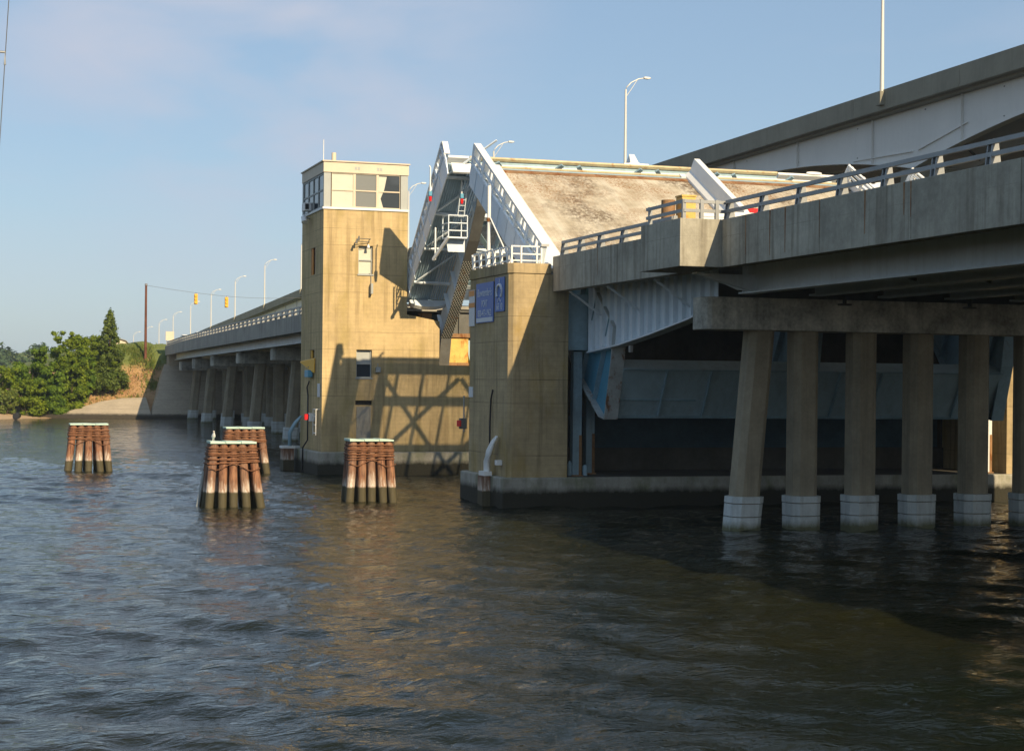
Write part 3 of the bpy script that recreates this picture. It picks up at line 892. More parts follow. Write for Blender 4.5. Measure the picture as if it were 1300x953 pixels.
def make_bent(cx, cy, cap_x0, cap_x1, cap_z0, cap_z1, xs, label, group, w=0.42, batter=0.0, top_dx=None):
    t = thing('pier_bent', label, 'bridge bent', (cx, cy, 0), group)
    s = MB()
    r_ = 0.5
    # cap beam with rounded ends
    pl = []
    hw = 0.62
    for k in range(7):
        a = math.pi / 2 + math.pi * k / 6
        pl.append((cap_x0 + 0.25 + 0.25 * math.cos(a), cy + hw * math.sin(a) * 1.0))
    for k in range(7):
        a = -math.pi / 2 + math.pi * k / 6
        pl.append((cap_x1 - 0.25 + 0.25 * math.cos(a), cy + hw * math.sin(a)))
    s.prism(pl, 'z', cap_z0, cap_z1)
    s.build('cap_beam', 'cap', t, bevel=0.02)
    for i, x in enumerate(xs):
        dx = 0.0
        if i == 0: dx = batter
        if i == len(xs) - 1: dx = -batter
        def ring(cx_, hw_, z):
            c = hw_ * 0.42
            return [(cx_ + a, cy + b, z) for a, b in ((-hw_ + c, -hw_), (hw_ - c, -hw_), (hw_, -hw_ + c), (hw_, hw_ - c), (hw_ - c, hw_), (-hw_ + c, hw_), (-hw_, hw_ - c), (-hw_, -hw_ + c))]
        def loft(rings, nm, mat, par):
            s = MB(); v = []; f = []
            for q in rings: v += q
            for k in range(len(rings) - 1):
                for j in range(8):
                    f.append((k * 8 + j, k * 8 + (j + 1) % 8, k * 8 + 8 + (j + 1) % 8, k * 8 + 8 + j))
            f.append(tuple(range(8))[::-1]); m = (len(rings) - 1) * 8; f.append(tuple(range(m, m + 8)))
            s.add(v, f)
            return s.build(nm, mat, par, bevel=0.008)
        H = cap_z0
        X_ = lambda z: x + dx * z / H
        co = loft([ring(X_(-1.5), w, -1.5), ring(X_(H + .02), w, H + .02)], 'column', 'column', t)
        cw = w * 1.22
        rings = []
        loft([ring(X_(-1.5), cw, -1.5), ring(X_(0.42), cw, 0.42)], 'collar', 'collar', co)
        loft([ring(X_(0.445), cw, 0.445), ring(X_(0.83), cw * 1.01, 0.83)], 'collar', 'collar', co)
        loft([ring(X_(0.855), cw * 1.03, 0.855), ring(X_(1.06), cw * 1.03, 1.06)], 'collar', 'collar', co)
    return t

xs = [23.25 + 2.07 * i for i in range(9)]
make_bent(30, 49.3, 21.76, 41.6, 6.22, 7.22, [x + .1 for x in xs], 'nearest bent with weathered cap and white collared columns standing in the shade at the right', 'pier bents', batter=.55)
for y, xo, z1, n in ((128.5, 0.35, 7.05, 9), (146.5, 0.55, 6.95, 9), (164.5, 0.9, 6.85, 9), (183, 1.55, 6.72, 9), (201.0, 2.4, 6.6, 9)):
    x0 = 21.9 + xo
    lab = {128.5: 'bent just left of the control tower, closest of the far ones', 146.5: 'second far bent from the control tower, with a longer looking cap',
           164.5: 'middle one of the five far bents', 183: 'far bent second from the slope paving', 201.0: 'farthest bent, beside the slope paving'}[y]
    make_bent(x0 + 8, y, x0, x0 + 19.5, z1 - 1.0, z1, [x0 + 1.55 + 2.12 * i for i in range(n)], lab, 'pier bents', w=.46, batter=.55)

# ------------------------------------------------------------------ far approach span
def fx(y):  # slow drift of the far approach
    return np.interp(y, [88, 110, 140, 170, 190, 205, 240], [20.7, 20.75, 21.1, 21.85, 22.75, 23.7, 25.8])
def fz(y):  # grade of the far approach, relative to the parapet underside
    return np.interp(y, [88, 108, 140, 170, 195, 213, 260], [7.80, 7.64, 7.5, 7.44, 7.46, 7.50, 7.5])
far = thing('approach_span', 'far approach span, its grey parapet and close set posts running to the left shore', 'bridge span', (30, 88, 7.6))
ysf = list(np.arange(88.3, 216, 4.25))
def loftbox(s, ys, xa, xb, za, zb):
    v = []; f = []
    for y in ys:
        v += [(fx(y) + xa, y, fz(y) + za), (fx(y) + xb, y, fz(y) + za), (fx(y) + xb, y, fz(y) + zb), (fx(y) + xa, y, fz(y) + zb)]
    n = len(ys)
    for i in range(n - 1):
        for j in range(4):
            f.append((i * 4 + j, i * 4 + (j + 1) % 4, i * 4 + 4 + (j + 1) % 4, i * 4 + 4 + j))
    f += [(3, 2, 1, 0), (n * 4 - 4, n * 4 - 3, n * 4 - 2, n * 4 - 1)]
    s.add(v, f)
for a in range(0, len(ysf) - 1, 4):
    s = MB(); seg = ysf[a:a + 5]
    seg = [seg[0] + .02] + seg[1:-1] + [seg[-1] - .02]
    loftbox(s, seg, 0, .42, 0, 1.12); s.build('parapet', 'concrete', far)
s = MB(); loftbox(s, ysf, .45, 19.8, .45, .75); s.build('deck_slab', 'concrete', far)
s = MB(); loftbox(s, ysf, .46, 19.8, .754, .79); s.build('road_surface', 'asphalt', far)
s = MB(); loftbox(s, ysf, 19.8, 20.2, 0, 1.12); s.build('east_parapet', 'concrete', far)
for k, gx in enumerate((1.15, 4.2, 7.4, 10.6, 13.8, 17.0, 19.0)):
    s = MB(); loftbox(s, ysf, gx, gx + .03, -.52, .44); loftbox(s, ysf, gx - .2, gx + .23, -.58, -.52); s.build('girder', 'paint', far)
rail_run(far, 0, list(np.arange(89.5, 214, 2.25)), 1.12, 1.62, xf=lambda y: fx(y) + .2, zf=lambda y: fz(y))

# ------------------------------------------------------------------ near bascule pier
np_ = thing('bascule_pier', 'near bascule pier of mossy tan concrete with a dark open machinery pit under the span', 'bridge pier', (30, 60, 0))
s = MB(); s.prism([(18.82, 59.75), (41.9, 59.75), (41.9, 65.3), (18.82, 65.3)], 'z', -2, 1.08); s.build('plinth', 'plinth', np_, bevel=0.05)
s = MB()
s.prism([(19.08, 60.1), (19.24, 59.94), (21.37, 59.94), (21.37, 65.0), (19.08, 65.0)], 'z', 1.07, 8.5); s.build('west_wall', 'pier', np_, bevel=0.02)
s = MB()
s.prism([(19.04, 60.08), (19.22, 59.9), (20.66, 59.9), (20.66, 60.2), (19.36, 60.2), (19.36, 65.03), (19.04, 65.03)], 'z', 8.503, 8.88); s.build('coping', 'pier', np_, bevel=0.02)
s = MB(); s.box(40.0, 42.0, 59.94, 66, 1.07, 7.6); s.build('east_wall', 'pier', np_, bevel=0.02)
s = MB(); s.box(21.4, 40.0, 64.6, 64.9, 1.07, 1.95); s.build('back_wall', 'shadedark', np_)
s = MB(); s.box(21.4, 40.0, 64.7, 64.95, 1.95, 8.0); s.build('back_wall', 'shadedark', np_)
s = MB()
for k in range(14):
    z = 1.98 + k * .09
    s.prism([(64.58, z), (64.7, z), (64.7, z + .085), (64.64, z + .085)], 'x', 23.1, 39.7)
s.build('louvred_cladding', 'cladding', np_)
s = MB(); s.box(21.37, 40, 59.98, 64.7, 1.0, 1.085); s.build('pit_floor', 'shadedark', np_)
# blue steel posts at the pit mouth, bottoms rusted
for x, y, w, hgt, mt in ((21.95, 60.5, .34, 5.7, 'blue'), (22.95, 61.8, .34, 6.3, 'blue'), (39.6, 60.6, .3, 3.6, 'white')):
    s = MB()
    s.box(x - w / 2, x + w / 2, y, y + .03, 1.09, hgt); s.box(x - w / 2, x - w / 2 + .03, y + .03, y + .3, 1.09, hgt); s.box(x + w / 2 - .03, x + w / 2, y + .03, y + .3, 1.09, hgt)
    o = s.build('pit_post', mt, np_)
    s = MB(); s.box(x + w / 2 - .1, x + w / 2 + .01, y - .012, y - .002, 1.09, 2.6 + .1 * rr.random()); s.build('rust_patch', 'rusty', o)
    s = MB(); s.box(x - w / 2 - .05, x + w / 2 + .05, y - .08, y + .34, 1.085, 1.13); s.build('base_plate', 'rusty', o)
s = MB()
for z in (7.15,): s.box(21.37, 22.25, 60.3, 60.36, 5.75, 7.8)
s.build('dark_plate', 'blue', np_)
s = MB()
s.tube([(22.3, 60.6, 1.1), (22.3, 60.6, 1.45), (22.3, 60.6, 1.5)], [.1, .1, .03], 8); s.tube([(21.7, 60.6, 1.1), (21.7, 60.6, 1.5), (21.7, 60.6, 1.65)], [.1, .1, .03], 8)
s.build('bottle', 'blue', np_)
# sill ledge and small notices inside the pit
s = MB(); s.box(30.3, 30.95, 64.50, 64.53, 2.98, 3.2); s.box(30.3, 30.95, 64.50, 64.53, 2.7, 2.92)
tag(s.build('notice_board', 'signwhite', at=(30.6, 64.5, 2.9)), 'two small faded white notices on the dark back wall of the machinery pit', 'sign')

# white guard rail on the pier top
t = thing('guard_rail', 'white three bar guard rail on top of the near bascule pier', 'railing', (19.3, 62.5, 8.88))
P3 = [(19.2, 64.9), (19.2, 63.2), (19.2, 61.6), (19.2, 60.1), (20.35, 60.05)]
for i, (a, b) in enumerate(zip(P3[:-1], P3[1:])):
    s = MB()
    for z in (8.98, 9.22, 9.5): s.bar((*a, z), (*b, z), .04, .05)
    s.build('rail', 'white', t)
for (x, y) in [(19.2, 64.9), (19.2, 64.0), (19.2, 63.1), (19.2, 62.2), (19.2, 61.3), (19.2, 60.5), (19.2, 60.1), (19.55, 60.06), (20.15, 60.05), (20.32, 60.05)]:
    s = MB(); s.box(x - .03, x + .03, y - .03, y + .03, 8.88, 9.52)
    if x == 19.2: s.hexa([(x - .05, y - .05, 8.88), (x + .05, y - .05, 8.88), (x + .05, y + .05, 8.88), (x - .05, y + .05, 8.88), (x - .04, y + .2, 9.5), (x + .04, y + .2, 9.5), (x + .04, y + .27, 9.5), (x - .04, y + .27, 9.5)])
    s.build('rail_post', 'white', t)
# stage for the handrail: pole with brace
t = thing('steel_mast', 'slim white steel mast with diagonal brace standing on top of the near pier', 'mast', (19.6, 64.3, 8.5))
MB().tube([(19.6, 64.3, 8.5), (19.6, 64.3, 12.15)], .075, 10).build('shaft', 'white', t)
MB().tube([(19.62, 64.2, 10.9), (20.2, 62.6, 8.6)], .03, 6).build('brace', 'white', t)
MB().tube([(19.6, 64.3, 10.75), (19.6, 64.3, 10.9)], .1, 10).build('clamp', 'rusty', t)

# signs on the west face of the near pier (plane x = 19.08)
def side_sign(name, label, y0, y1, z0, z1, mat, cat='sign'):
    t = thing(name, label, cat, (19.06, (y0 + y1) / 2, z0))
    s = MB(); s.box(19.03, 19.06, y0, y1, z0, z1); s.build('panel', mat, t, bevel=0.005)
    return t
def side_mtx(y, z, loc):  # text plane facing -x, reading away from the far side towards the camera
    m = Matrix(((0, 0, -1, 0), (-1, 0, 0, 0), (0, 1, 0, 0), (0, 0, 0, 1)))
    return Matrix.Translation(Vector((19.026, y, z)) - loc) @ m
t = side_sign('boat_service_sign', 'large blue sign with pale lettering on the side of the near pier', 61.78, 64.02, 6.79, 8.30, 'signblue')
for body, z, sz in (("Bowtender's", 7.92, .42), ("PORT", 7.50, .36), ("800-473-1962", 7.14, .36)):
    text(body, sz, 'signtext', t, side_mtx(62.9, z, t.location), sx=0.85 if sz < .4 or True else 1)
s = MB(); s.box(19.024, 19.028, 61.85, 63.95, 6.82, 6.98); s.build('faded_band', 'signtext', t)
t = side_sign('emblem_sign', 'blue sign with a white horseshoe emblem, right of the large blue sign', 60.44, 61.58, 7.14, 8.40, 'signblue')
text("68 10", .36, 'signtext', t, side_mtx(61.0, 7.32, t.location), sx=0.9)
s = MB(); v = []
for k in range(13):
    a = R(-40 + 260 * k / 12)
    s_ = (19.022, 61.0 - .32 * math.cos(a), 7.86 + .27 * math.sin(a)); v.append(s_)
s.tube(v, .06, 6); s.tube([(19.022, 61.0, 8.2), (19.022, 61.0, 8.34)], .02, 6)
s.bar((19.024, 61.0, 7.66), (19.024, 61.2, 7.5), .02, .03); s.bar((19.024, 61.0, 7.66), (19.024, 60.85, 7.5), .02, .03)
s.build('horseshoe_emblem', 'signwhite', t)
t = side_sign('banded_notice', 'narrow white notice with orange bands, left of the large blue sign', 64.24, 64.98, 6.70, 8.10, 'signwhite')
s = MB(); s.box(19.022, 19.028, 64.24, 64.98, 7.86, 8.08); s.build('band', 'orange', t)
s = MB(); s.box(19.02, 19.028, 64.2, 65.0, 7.42, 7.60); s.build('band', 'orange', t)
s = MB(); s.box(19.05, 19.078, 64.45, 64.98, 3.95, 4.35)
tag(s.build('warning_plate', 'signwhite', at=(19.06, 64.7, 4.1)), 'small white plate low on the side of the near pier, above the red light', 'sign')

# hoses, fender stubs and lamps on the pier sides
s = MB(); s.tube([(19.02, 61.7, 4.25), (19.0, 61.85, 3.9), (19.0, 61.95, 3.0), (19.0, 61.95, 1.9), (18.95, 62.15, 1.3), (18.76, 62.2, 1.05), (18.74, 62.2, -.3)], .035, 6)
tag(s.build('cable', 'black', at=(19, 62, 3)), 'black cable running down the side of the near pier into the water', 'cable')
t = thing('fender_post', 'white ribbed curved fender post on the near pier beside the black cable', 'fender', (18.7, 61.5, 0))
for dy in (-.16, 0, .16):
    s = MB(); s.tube([(18.76, 61.5 + dy, 1.2), (18.74, 61.45 + dy, 1.6), (18.78, 61.3 + dy, 2.0), (18.88, 61.12 + dy * .8, 2.35), (18.98, 60.98 + dy * .6, 2.55)], [.075, .075, .07, .05, .025], 8)
    s.build('rib', 'white', t)
MB().box(18.55, 18.85, 61.15, 61.85, 1.08, 1.24).build('base', 'white', t)
MB().box(18.5, 18.81, 61.2, 61.8, -.6, 1.07).build('timber', 'pile', t)
MB().box(18.86, 19.07, 60.6, 60.85, 1.5, 1.68).build('bracket', 'white', t)

def nav_light(x, y, z, label, up=.9, side=-1):
    t = thing('navigation_light', label, 'light', (x, y, z), 'red navigation lights')
    MB().tube([(x, y, z + .2), (x, y, z + .2 + up), (x + .02, y + .2, z + .3 + up)], .035, 7).build('pipe', 'white', t)
    s = MB(); s.box(x - .08, x + .08, y - .08, y + .08, z, z + .22); s.build('housing', 'brightblue', t, bevel=.02)
    MB().tube([(x, y - .02, z - .24), (x, y - .02, z - .02)], [.06, .085], 10).build('lens', 'red', t)
    return t

# ------------------------------------------------------------------ far bascule pier and control tower
fp = thing('control_tower', 'tan concrete bridge tower with glazed control cab on the far bascule pier', 'tower', (18.7, 82, 0))
TX0, TX1, TY0, TY1 = 16.7, 20.86, 82.0, 87.4
s = MB(); s.prism([(16.48, 81.8), (31, 81.8), (31, 90), (16.48, 90)], 'z', -2, 1.12); s.build('plinth', 'plinth', fp, bevel=0.06)
s = MB()
WH = [(18.42, 19.14, 9.70, 11.07), (18.37, 19.14, 4.70, 6.05), (18.34, 19.16, 3.38, 3.60), (18.40, 19.10, 1.25, 3.36)]
holed(s, TX0, TX1, 1.1, 12.78, TY0, .25, WH[:3])
s.add([(TX0, TY1, 1.1), (TX1, TY1, 1.1), (TX1, TY1, 12.78), (TX0, TY1, 12.78)], [(0, 3, 2, 1)])
s.add([(TX1, TY0, 1.1), (TX1, TY1, 1.1), (TX1, TY1, 12.78), (TX1, TY0, 12.78)], [(0, 1, 2, 3)])
s.add([(TX0, TY0, 12.78), (TX1, TY0, 12.78), (TX1, TY1, 12.78), (TX0, TY1, 12.78)], [(0, 1, 2, 3)])
SW = [(83.95, 85.0, 9.75, 11.07), (83.95, 84.95, 5.5, 6.05)]
holed(s, TY0, TY1, 1.1, 12.78, TX0, .22, SW, axis='x')
s.build('tower_wall', 'tower', fp)
# lower wing wall with sloping top
s = MB(); s.prism([(TX1 + .002, 1.1), (22.52, 1.1), (22.52, 7.50), (TX1 + .002, 7.80)], 'y', TY0 + .003, TY0 + .9); s.build('wing_wall', 'tower', fp)
s = MB(); s.prism([(22.523, 1.1), (30, 1.1), (30, 5.2), (22.523, 5.35)], 'y', TY0 + .006, TY0 + 1.4); s.build('wing_wall', 'tower', fp)
s = MB(); s.box(TX1 + .003, 30, TY0 + 6.5, TY0 + 7, 1.1, 7.7); s.build('rear_wall', 'shadedark', fp)
s = MB(); s.box(TX1 + .003, 30, TY0 + .9, TY0 + 6.5, 1.1, 5.2); s.build('machinery_floor', 'shadedark', fp)
s = MB(); s.box(18.40, 19.10, TY0 - .035, TY0 + .02, 1.3, 3.30); s.build('door_patch', 'concrete', fp)
# tower windows
for (a, b, c, d), up, lo in ((WH[0], 'blind', 'blind'), (WH[1], 'cabgrey', 'winglass')):
    s = MB(); zm = (c + d) / 2
    for q in ((a, b, c, c + .05), (a, b, d - .05, d), (a, b, zm - .03, zm + .03)): s.box(q[0], q[1], TY0 + .12, TY0 + .18, q[2], q[3])
    s.box(a, a + .05, TY0 + .12, TY0 + .18, c + .05, zm - .03); s.box(b - .05, b, TY0 + .12, TY0 + .18, c + .05, zm - .03)
    s.box(a, a + .05, TY0 + .12, TY0 + .18, zm + .03, d - .05); s.box(b - .05, b, TY0 + .12, TY0 + .18, zm + .03, d - .05)
    s.box(a - .04, b + .04, TY0 - .05, TY0 + .1, c - .06, c)
    w = s.build('window', 'cabgrey', fp)
    s = MB(); s.box(a, b, TY0 + .19, TY0 + .21, zm, d); s.build('pane', up, w)
    s = MB(); s.box(a, b, TY0 + .192, TY0 + .212, c, zm - .001); s.build('pane', lo, w)
s = MB(); s.box(18.34, 19.16, TY0 + .15, TY0 + .2, 3.36, 3.62); s.build('vent', 'dark', fp)
for a, b, c, d in SW:
    s = MB(); s.box(TX0 + .12, TX0 + .16, a, b, c, d); s.build('window', 'winglass', fp)
    s = MB(); s.box(TX0 + .04, TX0 + .1, b - .25, b - .001, c + .001, d - .001); s.build('shutter', 'orange' if c > 8 else 'siggold', fp)
# control cab
C0, C1 = 12.785, 15.08
s = MB(); s.box(TX0 - .06, TX1 + .04, TY0 - .06, TY1 + .05, C0, C0 + .10); s.build('cab_sill', 'white', fp)
wins = [(17.08, 18.16), (18.24, 19.30), (19.38, 20.46)]
s = MB()
Y_ = TY0 + .02
s.box(TX0, wins[0][0], Y_, Y_ + .12, C0 + .1, 14.55)
s.build('cab_wall', 'cabgrey', fp); s = MB()
s.box(wins[2][1], TX1, Y_, Y_ + .12, C0 + .1, 14.55)
s.box(TX1 - .12, TX1, Y_ + .12, TY1, C0 + .1, 14.55)
s.box(TX0, TX1, TY1 - .12, TY1, C0 + .1, 14.55)
s.build('cab_wall', 'cabgrey', fp)
s = MB(); s.box(TX0 - .03, TX1 + .03, TY0 - .03, TY1 + .03, 14.552, 15.06); s.build('fascia', 'cabpanel', fp, bevel=.01)
s = MB(); s.box(TX0 - .09, TX1 + .08, TY0 - .09, TY1 + .09, 15.062, 15.12); s.build('roof', 'cabpanel', fp)
s = MB(); s.box(TX0 + .15, TX1 - .15, TY0 + .2, TY1 - .2, 12.9, 12.93); s.build('cab_floor', 'shadedark', fp)
s = MB(); s.box(18.5, 19.4, 84.2, 85.6, 12.93, 14.0); s.build('console', 'cabgrey', fp)
for i, (a, b) in enumerate(wins):
    s = MB(); zm = 13.72
    c, d = C0 + .10, 14.55
    s.box(a - .04, a + .02, Y_ + .0, Y_ + .1, c, d); s.box(b - .02, b + .04, Y_ + .0, Y_ + .1, c, d)
    s.box(a + .02, b - .02, Y_, Y_ + .1, c, c + .06); s.box(a + .02, b - .02, Y_, Y_ + .1, d - .04, d); s.box(a + .02, b - .02, Y_, Y_ + .1, zm - .03, zm + .03)
    w = s.build('cab_window', 'cabpanel', fp)
    s = MB(); s.box(a + .02, b - .02, Y_ + .04, Y_ + .05, c + .06, zm - .03); s.box(a + .02, b - .02, Y_ + .04, Y_ + .05, zm + .03, d - .04)
    s.build('pane', ('blind', 'reflectglass', 'winglass')[i], w)
    if i == 2:
        s = MB(); s.prism([(a + .02, c + .06), (a + .25, c + .06), (a + .12, c + .5), (a + .3, c + .95), (a + .42, d - .1), (a + .02, d - .1)], 'y', Y_ + .025, Y_ + .036); s.build('curtain', 'blind', w)
sidew = [(82.15, 83.35), (83.4, 84.6), (84.65, 85.85), (85.9, 87.1)]
s = MB()
for k, (a, b) in enumerate(sidew):
    for q in (a, b): s.box(TX0, TX0 + .08, q - .03, q + .03, C0 + .1, 14.55)
    for q in (C0 + .14, 13.72, 14.5): s.box(TX0 + .01, TX0 + .07, a + .03, b - .03, q - .04, q + .04)
s.box(TX0, TX0 + .1, 87.13, 87.4, C0 + .1, 14.55)
w = s.build('side_window', 'cabgrey', fp)
s = MB()
for a, b in sidew: s.box(TX0 + .04, TX0 + .05, a + .03, b - .03, C0 + .18, 13.68); s.box(TX0 + .04, TX0 + .05, a + .03, b - .03, 13.76, 14.46)
s.build('pane', 'winglass', w)
s = MB(); s.tube([(17.6, 86.6, 15.1), (17.6, 86.6, 16.75)], .02, 6); s.build('aerial', 'white', fp)
s = MB(); s.tube([(18.05, 86.2, 15.1), (18.05, 86.2, 16.05)], .12, 10); s.tube([(17.2, 85.8, 15.12), (17.2, 85.8, 15.3)], .14, 8); s.build('vent_pipe', 'cabpanel', fp)
# wall vents on the fascia
s = MB()
for x in (18.25, 18.4, 19.35, 19.5): s.box(x - .05, x + .05, TY0 - .04, TY0 - .031, 14.72, 14.86)
s.build('vent', 'cabgrey', fp)
# air conditioner
t = thing('air_conditioner', 'white box air conditioner hung outside the cab side window', 'air conditioner', (16.4, 85.6, 13.0))
s = MB(); s.box(16.38, 16.74, 85.2, 85.9, 12.98, 13.38); s.build('case', 'white', t, bevel=.02)
s = MB(); s.box(16.42, 16.6, 85.18, 85.197, 13.05, 13.32); s.build('grille', 'dark', t)
t = thing('floodlight', 'small pale floodlight under the cab on the tower side', 'lamp', (16.4, 84.9, 12.6))
s = MB(); s.tube([(16.66, 85.2, 12.6), (16.35, 85.1, 12.62)], .03, 6); s.build('arm', 'galv', t)
s = MB(); s.tube([(16.4, 85.4, 12.7), (16.3, 84.9, 12.55), (16.3, 84.75, 12.35)], [.1, .13, .15], 8); s.build('head', 'white', t)
# floodlight pair above the tower window
t = thing('floodlight_bracket', 'pair of dark floodlight arms above the upper tower window', 'lamp', (18.6, 81.9, 11.3), None)
for z, x0, x1 in ((11.38, 18.3, 18.95), (11.24, 18.2, 18.9)):
    s = MB(); s.tube([(x0, 81.55, z), (x1, 81.7, z)], .018, 6); s.tube([(x1, 81.7, z), (x1, 82.0, z)], .02, 6); s.build('arm', 'flange', t)
    s = MB(); s.tube([(x0 + .04, 81.5, z + .12), (x0, 81.5, z - .1)], [.03, .07], 8); s.build('head', 'flange', t)
s = MB(); s.tube([(18.88, 81.9, 11.12), (18.88, 81.85, 10.95)], [.05, .08], 8); s.build('head', 'white', t)
s = MB(); s.box(19.0, 19.1, 81.7, 81.98, 8.75, 9.25); tag(s.build('junction_box', 'cabgrey', at=(19.05, 81.9, 9)), 'tall narrow junction box below the upper tower window', 'box', 'tower junction boxes')
s = MB(); s.tube([(19.05, 81.96, 9.7), (19.05, 81.96, 9.25)], .02, 6); s.tube([(19.05, 81.96, 9.72), (19.05, 81.96, 9.9)], .02, 6)
tag(s.build('conduit', 'galv', at=(19.05, 82, 9.5)), 'short conduit between the upper tower window and the narrow box', 'pipe')
s = MB(); s.box(19.32, 19.54, 81.8, 81.98, 4.98, 5.22); s.tube([(19.43, 81.95, 5.22), (19.43, 81.97, 5.4)], .02, 6)
tag(s.build('junction_box', 'cabgrey', bevel=.02, at=(19.4, 81.9, 5.1)), 'small grey junction box right of the middle tower window', 'box', 'tower junction boxes')
# fittings on the tower's left side
s = MB(); s.add([(16.3, 85.4, 5.5), (16.68, 83.6, 5.65), (16.66, 83.6, 4.95), (16.27, 85.4, 5.44), (16.64, 83.6, 5.6), (16.62, 83.6, 4.9)], [(0, 1, 2), (5, 4, 3), (0, 3, 4, 1), (1, 4, 5, 2), (2, 5, 3, 0)])
t = thing('light_shield', 'yellow triangular board shading a lamp on the tower side', 'board', (16.4, 84.8, 5.1))
s.build('board', 'siggold', t)
MB().box(16.4, 16.64, 84.0, 84.9, 4.7, 5.05).build('lamp_box', 'brightblue', t, bevel=.03)
MB().bar((16.7, 84.3, 5.2), (16.45, 84.3, 5.2), .05, .05).build('arm', 'galv', t)
s = MB(); s.tube([(16.64, 84.9, 4.5), (16.6, 85.2, 4.2), (16.6, 84.95, 3.8), (16.6, 84.95, 1.6), (16.45, 85.4, 1.2), (16.42, 85.4, -.3)], .04, 6)
tag(s.build('cable', 'black', at=(16.6, 85, 3)), 'black cable down the shaded side of the control tower into the water', 'cable')
s = MB(); s.box(16.66, 16.69, 82.35, 82.95, 3.75, 4.4)
tag(s.build('warning_plate', 'signwhite', at=(16.68, 82.6, 4)), 'white notice plate near the corner of the control tower', 'sign')
t = thing('wall_ladder', 'small white ladder frame on the tower side near the corner', 'ladder', (16.5, 82.9, 2.2))
s = MB()
for y in (82.5, 83.2): s.tube([(16.52, y, 1.9), (16.52, y, 3.15)], .02, 6)
for z in (2.0, 2.4, 2.8, 3.15): s.tube([(16.52, 82.5, z), (16.52, 83.2, z)], .02, 6)
s.tube([(16.52, 82.5, 3.15), (16.7, 82.5, 3.15)], .02, 6); s.tube([(16.52, 83.2, 2), (16.7, 83.2, 2)], .02, 6)
s.build('frame', 'white', t)
t = thing('navigation_light', 'red navigation light on the tower side by the white ladder', 'light', (16.5, 83.7, 2.6), 'red navigation lights')
MB().box(16.4, 16.68, 83.55, 83.8, 2.55, 2.95).build('housing', 'white', t, bevel=.02)
MB().tube([(16.3, 83.75, 2.62), (16.3, 83.75, 2.9)], .12, 10).build('lens', 'red', t)
t = thing('navigation_light', 'red navigation light at the left edge of the near pier above the water', 'light', (18.95, 64.9, 2.9), 'red navigation lights')
MB().tube([(18.9, 65.1, 2.6), (18.9, 65.1, 4.0)], .03, 6).build('pipe', 'galv', t)
MB().box(18.75, 19.0, 65.0, 65.3, 2.7, 3.12).build('housing', 'flange', t, bevel=.02)
MB().tube([(18.72, 65.1, 2.8), (18.72, 65.1, 3.04)], .11, 10).build('lens', 'red', t)
t = thing('fender_post', 'blue grey curved fender pipes at the left foot of the control tower', 'fender', (16.2, 87.5, 0))
for dy in (-.2, 0, .2):
    MB().tube([(16.15, 87.3 + dy, 1.2), (16.12, 87.2 + dy, 1.9), (16.35, 86.9 + dy, 2.4), (16.6, 86.6 + dy, 2.75)], [.07, .07, .06, .03], 8).build('rib', 'blue', t)
MB().box(15.75, 16.3, 86.9, 87.7, -.6, 1.1).build('timber', 'pile', t)
MB().box(15.7, 16.35, 86.85, 87.75, 1.1, 1.22).build('base', 'white', t)

# machinery visible in the notch of the far pier
t = thing('bearing_housing', 'sunlit yellow rust stained bearing housing in the notch beside the leaf girder', 'machine housing', (23.7, 83.3, 5.3))
s = MB(); s.box(23.2, 24.3, 83.0, 84.2, 5.36, 6.75); s.build('case', 'yellowrust', t, bevel=.03)
s = MB(); s.box(23.05, 24.35, 82.9, 84.3, 6.75, 6.95); s.build('rim', 'rusty', t)
s = MB(); s.box(23.1, 24.32, 82.94, 84.2, 5.36, 5.5); s.build('rim', 'rusty', t)
s = MB(); s.box(23.1, 24.3, 82.95, 84.2, 6.95, 8.0)
for x in (23.25, 23.75): s.box(x, x + .05, 82.85, 82.95, 6.95, 8.0)
s.box(23.0, 24.35, 82.8, 84.3, 8.0, 8.14)
s.build('guard_plate', 'flange', t)
s = MB(); s.tube([(23.6, 82.7, 5.25), (23.6, 82.7, 5.05)], .09, 8); s.build('lamp', 'white', t)
t = thing('catwalk', 'short railed catwalk with dark floor behind the tower notch', 'catwalk', (21.7, 84.2, 8.0))
s = MB(); s.box(20.9, 22.3, 83.2, 85.2, 8.2, 8.34); s.build('floor', 'white', t)
s = MB(); s.box(20.9, 22.25, 83.22, 83.26, 8.45, 8.9)
s.build('screen', 'tealpale', t)
s = MB(); s.box(20.9, 22.3, 83.18, 83.24, 8.92, 8.98); s.build('rail', 'rusty', t)
s = MB(); s.box(22.0, 22.5, 83.4, 84.2, 5.3, 7.95); s.build('support', 'rusty', t)
s = MB(); s.box(20.9, 24.0, 84.6, 85.0, 9.3, 10.4); s.build('panel', 'shadedark', t)

